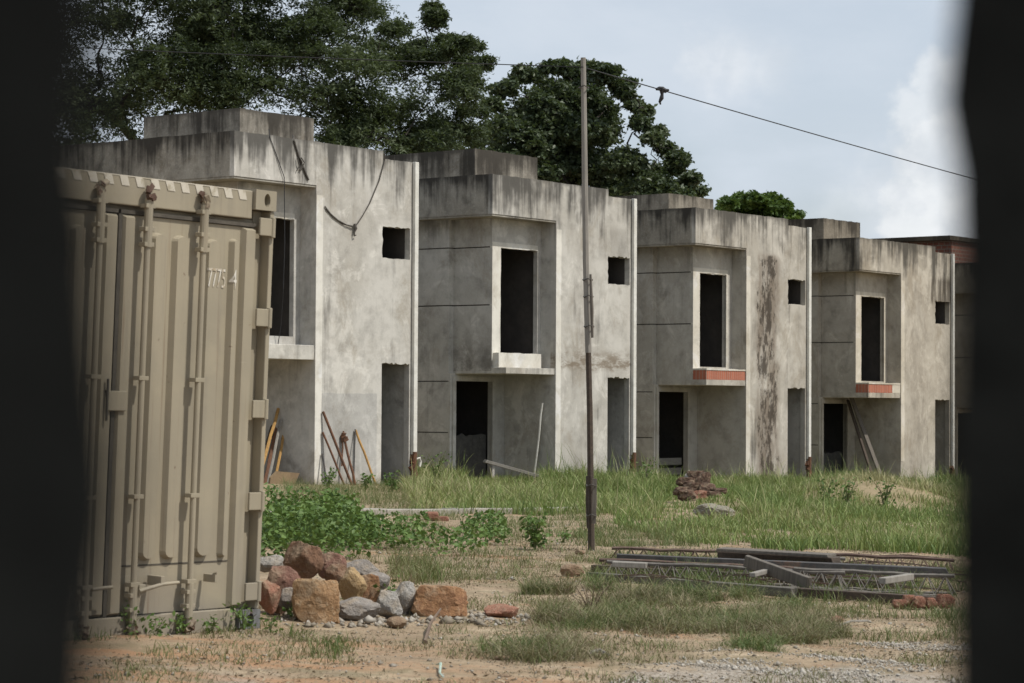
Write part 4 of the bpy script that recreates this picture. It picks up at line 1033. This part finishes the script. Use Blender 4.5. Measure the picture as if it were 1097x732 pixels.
# the matted half dry patch in the foreground
DRY = [(512, 694), (548, 668), (612, 640), (660, 630), (700, 640), (780, 650), (846, 662), (858, 690), (800, 704), (700, 712), (640, 708), (545, 704)]
x, y = scatter(DRY, 11000, jit=46); a = nz(x, y, 1.3, 3.3)+.5*nz(x, y, 4.5, 1.3)
k = rng.random(len(x)) < np.clip(.30+1.25*a, .02, 1); x, y, a = x[k], y[k], a[k]; print('dry', len(x))
t = np.clip(.42+.85*nz(x, y, 1.7, 9.9)+rng.normal(0, .24, len(x)), 0, 1)
blades('dry_grass', np.stack([x, y, gb_np(x, y)-.01], 1), rng.uniform(.03, .15, len(x))*(1+1.2*np.clip(a, -.5, .7))*np.where(rng.random(len(x)) < .03, 1.7, 1), rng.uniform(.0025, .005, len(x)), rng.uniform(.3, 1.7, len(x)), M['grassdry'], t, droop=.45, kind='stuff')

# leaf litter and straw lying flat on the earth
x, y = scatter([(60, 740), (1050, 740), (1050, 575), (430, 575), (290, 640), (60, 690)], 1500); a = nz(x, y, .9, 12.1)+.6*nz(x, y, 3.1, 2.7)
k = rng.random(len(x)) < np.clip(.3+1.0*a, .03, 1); x, y = x[k], y[k]; print('litter', len(x))
leaves('ground_litter', np.stack([x, y, gb_np(x, y)+.006], 1), np.clip(rng.lognormal(-4.2, .5, len(x)), .006, .04), .32, M['litter'], rng.random(len(x)), flat=.12, kind='stuff')
# pebbles
def pebbles(name, x, y, s, tint):
    n = len(x); V = np.zeros((n, 6, 3)); z = gb_np(x, y)
    dirs = np.array([[1, 0, 0], [0, 1, 0], [-1, 0, 0], [0, -1, 0], [0, 0, .8], [0, 0, -.5]])
    V[:] = np.stack([x, y, z+s*.25], 1)[:, None, :]+dirs[None]*(s[:, None]*rng.uniform(.55, 1.25, (n, 6)))[..., None]+rng.normal(0, .16, (n, 6, 3))*s[:, None, None]
    f = np.array([[0, 1, 4], [1, 2, 4], [2, 3, 4], [3, 0, 4], [1, 0, 5], [2, 1, 5], [3, 2, 5], [0, 3, 5]])
    np_mesh(name, V.reshape(-1, 3), (np.arange(n)[:, None, None]*6+f[None]).reshape(-1, 3), M['stone'], np.repeat(tint, 6), kind='stuff')
x, y = scatter([(760, 704), (880, 696), (1050, 684), (1050, 745), (600, 745), (680, 722)], 8000); a = nz(x, y, 1.6, 6.1)
k = rng.random(len(x)) < np.clip(.20+1.2*a, .02, 1); x, y = x[k], y[k]
x2, y2 = scatter([(60, 740), (1050, 740), (1050, 560), (430, 560), (290, 620), (60, 690)], 130); a2 = nz(x2, y2, 1.1, 1.1); k = a2 > -.05; x2, y2 = x2[k], y2[k]
x4, y4 = scatter([(280, 652), (450, 650), (560, 658), (560, 670), (440, 676), (285, 674)], 420)
x2, y2 = np.r_[x2, x4], np.r_[y2, y4]
xx, yy = np.r_[x, x2], np.r_[y, y2]; print('pebbles', len(xx))
ps = np.clip(rng.lognormal(-5.25, .5, len(xx)), .002, .022); ps[-len(x4):] *= 2.4
pebbles('gravel', xx, yy, ps, np.clip(np.r_[rng.beta(1.6, 1.5, len(x)), rng.beta(1.2, 3, len(x2))], 0, 1))

# broad leaved creeper in front of the first house
def creeper(name, poly, dens, hmax, seed, cat=None, lab=None, kind='stuff', size=(.05, .10), thr=-.22):
    x, y = scatter(poly, dens); a = nz(x, y, .9, seed)+.5*nz(x, y, 2.7, seed+3)
    k = (a > thr+rng.normal(0, .07, len(x))); x, y, a = x[k], y[k], a[k]
    top = hmax*np.clip(.38+1.25*a+.35*nz(x, y, 1.9, seed+9), .1, 1.25); z = gb_np(x, y)+top*np.sqrt(rng.random(len(x)))
    t = np.clip(.45+.5*nz(x, y, 3.3, seed+1)+rng.normal(0, .22, len(x)), 0, 1)
    leaves(name, np.stack([x, y, z], 1), rng.uniform(*size, len(x)), .62, M['weed'], t, kind=kind)
creeper('creeper', [(272, 606), (272, 560), (300, 550), (345, 552), (398, 572), (404, 590), (345, 606)], 1150, .38, 1.1, thr=.06, size=(.04, .085))
creeper('weeds', [(385, 588), (412, 573), (440, 566), (462, 578), (500, 574), (545, 574), (536, 594), (478, 602), (440, 606), (400, 600)], 950, .32, 5.5, thr=.13, size=(.04, .08))
def weed(loc, h, nst, nl, size, lab, seed, spread=.5, tint=.45, cat='weed', name='weed', grp=None):
    r = random.Random(seed); o = empty(name, loc, label=lab, cat=cat, group=grp); st = MB(); P = []
    for i in range(nst):
        az = r.uniform(0, 6.28); l = r.uniform(.3, 1)*spread*h; hh = h*r.uniform(.55, 1)
        pts = [Vector((0, 0, -.03)), Vector((math.cos(az)*l*.3, math.sin(az)*l*.3, hh*.55)), Vector((math.cos(az)*l, math.sin(az)*l, hh))]
        st.tube(pts, [.006*h/.35, .005*h/.35, .002], 4, False)
        for j in range(nl):
            t = r.uniform(.15, 1); p = pts[0].lerp(pts[1], t*2) if t < .5 else pts[1].lerp(pts[2], t*2-1)
            P.append(p+Vector((r.gauss(0, 1), r.gauss(0, 1), r.gauss(0, .6)))*size*.75)
    st.build('stem', M['stem'], o)
    P = np.array([tuple(p) for p in P]); leaves('foliage', P, rng.uniform(.6, 1.15, len(P))*size, .6, M['weed'], np.clip(rng.normal(tint, .22, len(P)), 0, 1), o)
WD = [((573, 589), .42, 12, 20, .075, 'knee high leafy green plant standing alone left of the wooden pole'),
      ((239, 674), .13, 8, 9, .035, 'bright leafy weed at the container sill near its right corner'),
      ((206, 676), .08, 7, 7, .03, 'low weed at the container sill below the right hand lock rods'),
      ((168, 677), .10, 8, 8, .03, 'low weed at the container sill left of the right hand lock rods'),
      ((146, 680), .08, 8, 7, .03, 'low weed under the middle lock rod of the container'),
      ((116, 680), .13, 7, 8, .032, 'taller weed under the gap between the container doors'),
      ((268, 675), .08, 6, 6, .03, 'small weed below the lower right casting of the container'),
      ((421, 657), .20, 8, 10, .045, 'green weed growing between the pale rocks'),
      ((312, 664), .10, 8, 8, .035, 'small weed in front of the rocks, left of the tan boulder'),
      ((366, 664), .10, 8, 8, .035, 'small weed between the tan boulder and the low grey rock'),
      ((604, 582), .12, 9, 8, .05, 'low spreading weed just left of the pole foot'),
      ((525, 580), .20, 8, 9, .06, 'leafy weed at the right end of the weed patch'),
      ((398, 577), .22, 8, 9, .06, 'leafy weed between the two green weed patches')]
for i, (pp, h, ns, nl, sz, lab) in enumerate(WD):
    q = gp(*pp)
    if 'container' in lab or 'casting' in lab: q = q-VV*.16; q.z = G(q.x, q.y); h *= 1.35; sz *= 1.2
    weed(q, h, ns, nl, sz, lab, i+1)
for i, (px, py, h) in enumerate([(885, 545, .6), (908, 548, .7), (948, 545, .65), (1005, 535, .6), (468, 522, .75), (690, 528, .8), (352, 524, .42), (420, 528, .4), (392, 526, .34)]):
    lab = ['dark leafy weed in the tall grass left of the earth heap', 'tallest dark weed in the tall grass, by the earth heap', 'dark leafy weed in the grass right of the earth heap', 'leafy weed in the grass before the fourth house side opening',
           'tall weed by the broken downpipe of the nearest house', 'tall weed by the broken downpipe of the second house', 'green weed at the foot of the leaning rods', 'green weed before the lower opening of the nearest house', 'low green weed right of the leaning rods'][i]
    weed(gp(px, py), h, 10, 12, .075, lab, 50+i, .45, .3)
# dead bush of twigs in the dry patch
m = MB(); b0 = gp(632, 656)
for i in range(16):
    az = random.uniform(0, 6.28); l = random.uniform(.05, .2); hh = random.uniform(.07, .24)
    p1 = b0+Vector((math.cos(az)*l*.5, math.sin(az)*l*.5, hh*.6)); p2 = b0+Vector((math.cos(az)*l, math.sin(az)*l, hh))
    m.tube([b0-Vector((0, 0, .03)), p1, p2], [.004, .003, .0015], 4, False)
    for j in range(3):
        q = p1.lerp(p2, random.random()); m.tube([q, q+Vector((random.uniform(-.05, .05), random.uniform(-.05, .05), random.uniform(0, .06)))], [.002, .001], 3, False)
tag(m.build('dead_bush', M['twig']), 'small dead bush of dark twigs at the upper left of the dry grass', 'bush')

# ------------------------------------------------------------------ trees
def tree(name, lab, base, poly, Y, dy, nclump, rpx, extra, nsub, nleaf, lsize, mat, asp, fork, tr, flatz=.75, gap=None, drop=.0, seed=1, sig=.36, spray=.8):
    r = random.Random(seed); s = Y/F
    o = empty(name, base, label=lab, cat='tree', group='trees behind the houses')
    xs = [p[0] for p in poly]; ys = [p[1] for p in poly]; cl = []
    tries = 0
    while len(cl) < nclump and tries < 20000:
        tries += 1
        px, py = r.uniform(min(xs), max(xs)), r.uniform(min(ys), max(ys))
        if not inpoly(np.array([px]), np.array([py]), poly)[0]: continue
        if gap and any(((px-a)/c)**2+((py-b)/d)**2 < 1 for a, b, c, d in gap): continue
        if any(abs(px-c[0]) < rpx[0]*.55 and abs(py-c[1]) < rpx[0]*.5 for c in cl) and tries < 9000: continue
        cl.append((px, py, r.uniform(*rpx)))
    cl += extra
    tk = MB(); off = -Vector(base)
    fp = at_y(*fork, Y)
    tk.tube([Vector((0, 0, -.4)), (fp+off)*.35+Vector((.15, .1, 0)), (fp+off)*.7, fp+off], [tr*1.25, tr, tr*.85, tr*.75], 10)
    P, T = [], []
    nodes = [(fp, 0)]
    cc = sorted([(at_y(px, py, Y+r.uniform(-dy, dy)), rp) for px, py, rp in cl], key=lambda q: (q[0]-fp).length)
    for c, rp in cc:
        rr = rp*s; sp_ = spray*min(1, max(.3, rp/17))
        # each limb springs from the nearest wood already grown towards the fork
        best = min(nodes, key=lambda q: (q[0]-c).length+.35*(q[0]-fp).length)
        a = best[0]; lev = best[1]+1; nodes.append((c, lev)); nodes.append((a.lerp(c, .55)+Vector((0, 0, .1)), lev))
        mid = a.lerp(c, .5)+Vector((r.uniform(-.35, .35), r.uniform(-.35, .35), r.uniform(.0, .45)))
        pts = []
        for i in range(7):
            t = i/6; pts.append((a*(1-t)**2+mid*2*t*(1-t)+c*t*t)+off+Vector((r.gauss(0, .07), r.gauss(0, .07), r.gauss(0, .07))))
        L_ = (c-a).length; r0 = max(.03, tr*.45*.72**lev)
        tk.tube(pts, [r0*(1-.85*i/6) for i in range(7)], 6, False)
        tb = r.gauss(.42, .16)
        for j in range(nsub):
            d = Vector((r.gauss(0, 1), r.gauss(0, 1), r.gauss(0, 1))).normalized()*rr*r.random()**.45; d.z *= flatz
            q = c+d
            tk.tube([c+off, c+off+d*.5+Vector((0, 0, .06)), q+off], [.022, .014, .006], 3, False)
            n = int(nleaf*r.uniform(.5, 1.3)); sg = sig*r.uniform(.6, 1.25)
            # leaves ride on a short spray of twigs reaching outward and drooping at the tip
            nt = 3
            for w_ in range(nt):
                ou = Vector((d.x+r.gauss(0, .5)*rr, d.y+r.gauss(0, .5)*rr, r.gauss(.1, .35)*rr)).normalized()*sp_*r.uniform(.6, 1.3)
                t_ = rng.random(n//nt)**.8; base_ = np.array(tuple(q+off)); pr_ = sig*(1-.55*t_)
                e = t_[:, None]*np.array(tuple(ou))[None]+rng.normal(0, 1, (n//nt, 3))*np.stack([pr_, pr_, pr_*.6], 1); e[:, 2] -= drop*sp_*t_**2
                P.append(base_[None]+e); T.append(np.clip(tb+r.gauss(0, .14)+rng.normal(0, .16, n//nt), 0, 1))
    tk.build('trunk', M['bark'], o, smooth=True)
    P = np.concatenate(P); T = np.concatenate(T); print(name, len(P))
    leaves('crown', P, rng.uniform(.65, 1.25, len(P))*lsize, asp, M[mat], T, o)
def tbase(px, Y):
    p = at_y(px, 500, Y); p.z = gbase(p.x, p.y); return p
T1 = [(30, 190), (20, -180), (358, -180), (362, -20), (400, 20), (434, 47), (462, 64), (476, 94), (490, 125), (490, 160), (470, 190), (425, 190), (385, 172), (352, 162), (352, 140), (330, 118), (250, 108), (142, 108), (118, 128), (100, 160), (60, 160)]
tree('spreading_tree', 'huge dark fine-leaved tree spreading over the nearest house at the left', tbase(150, 74), T1, 74, 3.2, 145, (12, 30), [(464, 8, 2), (466, 15, 3), (464, 24, 3), (496, 44, 3), (507, 48, 3), (488, 50, 4), (518, 66, 3), (494, 100, 9), (502, 118, 9), (504, 140, 12), (484, 84, 10), (464, 60, 9), (446, 50, 8), (497, 66, 5), (505, 88, 5), (478, 42, 4), (488, 52, 5), (425, 32, 8), (392, 8, 9), (500, 75, 6), (368, 140, 10), (360, 150, 8), (382, 142, 9)], 17, 128, .15, 'leaf_a', .32, (150, 165), .42,
     .62, [(128, 134, 14, 12), (62, 134, 14, 16), (352, 136, 15, 13), (205, 66, 9, 7), (165, 62, 8, 6), (308, 66, 8, 8), (318, 104, 18, 6), (270, 106, 14, 5), (420, 95, 10, 6), (105, 40, 9, 7), (360, 70, 8, 5), (240, 30, 8, 5)], .45, 3, .135, 1.0)
T2 = [(515, 200), (522, 132), (542, 104), (566, 96), (594, 90), (625, 86), (636, 94), (650, 112), (660, 140), (680, 168), (700, 186), (712, 200), (712, 215), (690, 225), (600, 215), (530, 210)]
tree('broadleaf_tree', 'rounded dark broad-leaved tree right behind the pole and the second house', tbase(610, 86), T2, 86, 3.0, 70, (8, 17), [(742, 190, 4), (748, 205, 3), (734, 198, 6), (722, 180, 6), (732, 210, 5), (560, 78, 4), (588, 72, 3), (604, 70, 3), (636, 73, 4), (655, 76, 4), (690, 118, 3), (704, 142, 4), (529, 112, 5), (545, 92, 6), (575, 80, 5), (612, 76, 5), (662, 92, 5), (678, 112, 4), (670, 100, 4), (686, 132, 5), (712, 158, 5), (726, 168, 3), (538, 96, 8), (560, 82, 8), (597, 74, 6), (622, 77, 8), (648, 80, 7), (672, 90, 3), (700, 150, 6), (728, 172, 4)], 18, 74, .20, 'leaf_b', .55, (610, 190), .4, .85, None, .25, 5, .15, .62)
T3 = [(778, 240), (784, 226), (796, 218), (812, 216), (832, 220), (844, 232), (848, 242)]
tree('small_far_tree', 'small bright green tree peeking over the third house roof, far away', tbase(812, 125), T3, 125, 2.5, 20, (8, 14), [(780, 217, 5), (806, 212, 5), (838, 219, 5), (852, 231, 4), (826, 213, 4), (793, 213, 4)], 16, 70, .30, 'leaf_c', .5, (812, 250), .3, .6, None, .2, 9, .18, .8)

# ------------------------------------------------------------------ dark gateposts right in front of the lens (far out of focus)
def gatepost(name, lab, Y, prof, side):
    """upright of irregular edge; prof: pixel rows and columns of the inner edge"""
    o = empty(name, (0, 0, 0), label=lab, cat='gatepost', group='dark gateposts framing the view')
    pts = []
    pr = [(-900, prof[0][1])]+prof+[(1700, prof[-1][1])]
    for py, px in pr:
        p = at_y(px, py, Y); pts.append((p.x, p.z))
    # keep the edge between the ground and 2.4 m
    zb = G(pts[0][0], Y)-.1
    top = 2.4; pts = [(pts[0][0], top)]+[q for q in pts if zb < q[1] < top]+[(pts[-1][0], zb)]
    out = pts[0][0]+side*.34
    if side < 0: poly = [(out, zb)]+[(x, z) for x, z in pts[::-1]]+[(out, top)]
    else: poly = [(x, z) for x, z in pts]+[(out, zb), (out, top)]
    m = MB(); m.prism(poly, Y, Y+.05); nn = len(poly)      # splayed edge: the back face is narrower
    m.v = [(x+side*.022, y, z) if i >= nn and abs(x-out) > 1e-6 else (x, y, z) for i, (x, y, z) in enumerate(m.v)]
    m.build('post', M['post'], o)
    m = MB(); m.box(out-.02 if side < 0 else out-.04, Y+.05, zb+.02, out+.04 if side < 0 else out+.02, Y+.11, top-.02); m.build('back_rail', M['post'], o)
gatepost('gatepost', 'blurred black upright along the left edge, nearest to the viewer', .25,
         [(-60, 116), (0, 115), (60, 113), (100, 108), (140, 102), (180, 109), (250, 122), (300, 121), (350, 125), (400, 130), (450, 135), (500, 141), (540, 143), (580, 140), (610, 133), (640, 126), (680, 119), (732, 117), (800, 117)], -1)
gatepost('gatepost', 'blurred black upright along the right edge, framing the far houses', .58,
         [(-60, 1024), (0, 1023), (60, 1016), (110, 1011), (150, 1018), (185, 1025), (270, 1027), (400, 1023), (500, 1020), (600, 1019), (732, 1020), (800, 1021)], 1)

# ------------------------------------------------------------------ sky, sun, camera
w = bpy.data.worlds.new('World'); SC.world = w; w.use_nodes = True; t = w.node_tree; t.nodes.clear()
EL, AZ = R(56), R(-22)           # AZ from +X towards +Y; the sun stands to the right, slightly behind the camera
sd = Vector((math.cos(EL)*math.cos(AZ), math.cos(EL)*math.sin(AZ), math.sin(EL)))
class WT(NT):
    def __init__(s): s.t = t
W_ = WT()
sky = W_.n('ShaderNodeTexSky'); sky.sky_type = 'NISHITA'; sky.sun_disc = False; sky.sun_elevation = EL; sky.sun_rotation = math.atan2(sd.x, sd.y)
sky.dust_density = 2.5; sky.air_density = 1.0
b1 = W_.n('ShaderNodeBackground'); W_.link(sky.outputs[0], b1.inputs[0]); b1.inputs[1].default_value = .11
co = W_.coord('Generated')
v = W_.mapv(co, (1, 1, 2.6))
n1 = W_.noise(v, 5.5, 6, .58, .3); n2 = W_.noise(v, 22, 7, .62, .2)
hole = None
for px, py, rp in ((866, 226, 42), (895, 235, 34), (700, 190, 60)):
    d = ray(px, py).normalized(); df = W_.n('ShaderNodeVectorMath'); df.operation = 'DISTANCE'; W_.link(co, df.inputs[0]); df.inputs[1].default_value = d
    k = W_.rng(df.outputs['Value'], 0, rp*1.7/F, .28, 0); hole = k if hole is None else W_.math('MAXIMUM', hole, k)
veil = W_.rng(W_.math('ADD', n1, W_.math('MULTIPLY', n2, .25)), .42, .78, .70, .95)
warp = W_.n('ShaderNodeTexNoise'); W_.link(co, warp.inputs['Vector']); warp.inputs['Scale'].default_value = 90; warp.inputs['Detail'].default_value = 6; warp.inputs['Roughness'].default_value = .55
ws = W_.n('ShaderNodeVectorMath'); ws.operation = 'MULTIPLY_ADD'; W_.link(warp.outputs['Color'], ws.inputs[0]); ws.inputs[1].default_value = (.022, .022, .022)
sb = W_.n('ShaderNodeVectorMath'); sb.operation = 'ADD'; W_.link(co, sb.inputs[0]); sb.inputs[1].default_value = (-.011, -.011, -.011); W_.link(sb.outputs[0], ws.inputs[2])
cum = None
for px, py, rp, amt in ((1008, 84, 34, .9), (992, 128, 42, .85), (1015, 165, 62, 1), (1030, 215, 66, 1), (985, 232, 52, .95), (942, 215, 40, .55), (905, 235, 36, .4), (782, 66, 34, .6), (752, 64, 24, .5), (820, 70, 30, .45), (1020, 14, 20, .3), (1040, 100, 50, .8)):
    d = ray(px, py).normalized(); df = W_.n('ShaderNodeVectorMath'); df.operation = 'DISTANCE'; W_.link(ws.outputs[0], df.inputs[0]); df.inputs[1].default_value = d
    r = rp/F; k = W_.rng(df.outputs['Value'], r*.62 if amt > .6 else r*.1, r*1.14 if amt > .6 else r*1.6, amt*.85, 0)
    cum = k if cum is None else W_.math('MAXIMUM', cum, k)
shade = W_.rng(W_.noise(co, 45, 5, .55), .35, .68)
ccol = W_.mix(cum, (.54, .595, .665), W_.mix(shade, (.62, .645, .68), (.80, .81, .82)))
b2 = W_.n('ShaderNodeBackground'); W_.link(ccol, b2.inputs[0]); b2.inputs[1].default_value = 1.0
mx = W_.n('ShaderNodeMixShader'); W_.put(mx.inputs[0], W_.math('MAXIMUM', W_.math('SUBTRACT', veil, hole), cum)); W_.link(b1.outputs[0], mx.inputs[1]); W_.link(b2.outputs[0], mx.inputs[2])
ow = W_.n('ShaderNodeOutputWorld'); W_.link(mx.outputs[0], ow.inputs[0])
L = bpy.data.lights.new('sun', 'SUN'); L.energy = 3.3; L.angle = R(.8); L.color = (1, .955, .885)
lo = bpy.data.objects.new('sun', L); COL.objects.link(lo); lo.rotation_euler = (-sd).to_track_quat('-Z', 'Y').to_euler()

cd = bpy.data.cameras.new('camera'); cam = bpy.data.objects.new('camera', cd); COL.objects.link(cam); SC.camera = cam
cd.sensor_width = 36; cd.lens = 36*F/1097; cd.clip_start = .05; cd.clip_end = 3000
f = Vector((0, math.cos(PITCH), math.sin(PITCH))); u0 = Vector((0, -math.sin(PITCH), math.cos(PITCH))); r0 = Vector((1, 0, 0))
c, s = math.cos(ROLL), math.sin(ROLL); rr = r0*c+u0*s; uu = u0*c-r0*s
cam.matrix_world = Matrix(((rr.x, uu.x, -f.x, 0), (rr.y, uu.y, -f.y, 0), (rr.z, uu.z, -f.z, CAMZ), (0, 0, 0, 1)))
cd.dof.use_dof = True; cd.dof.focus_distance = 27; cd.dof.aperture_fstop = 8.0
SC.view_settings.view_transform = 'Standard'; SC.view_settings.look = 'None'; SC.view_settings.exposure = 0.30; SC.view_settings.gamma = 1
SC.view_settings.use_curve_mapping = False
SC.cycles.max_bounces = 6; SC.cycles.transparent_max_bounces = 4; SC.cycles.use_denoising = True
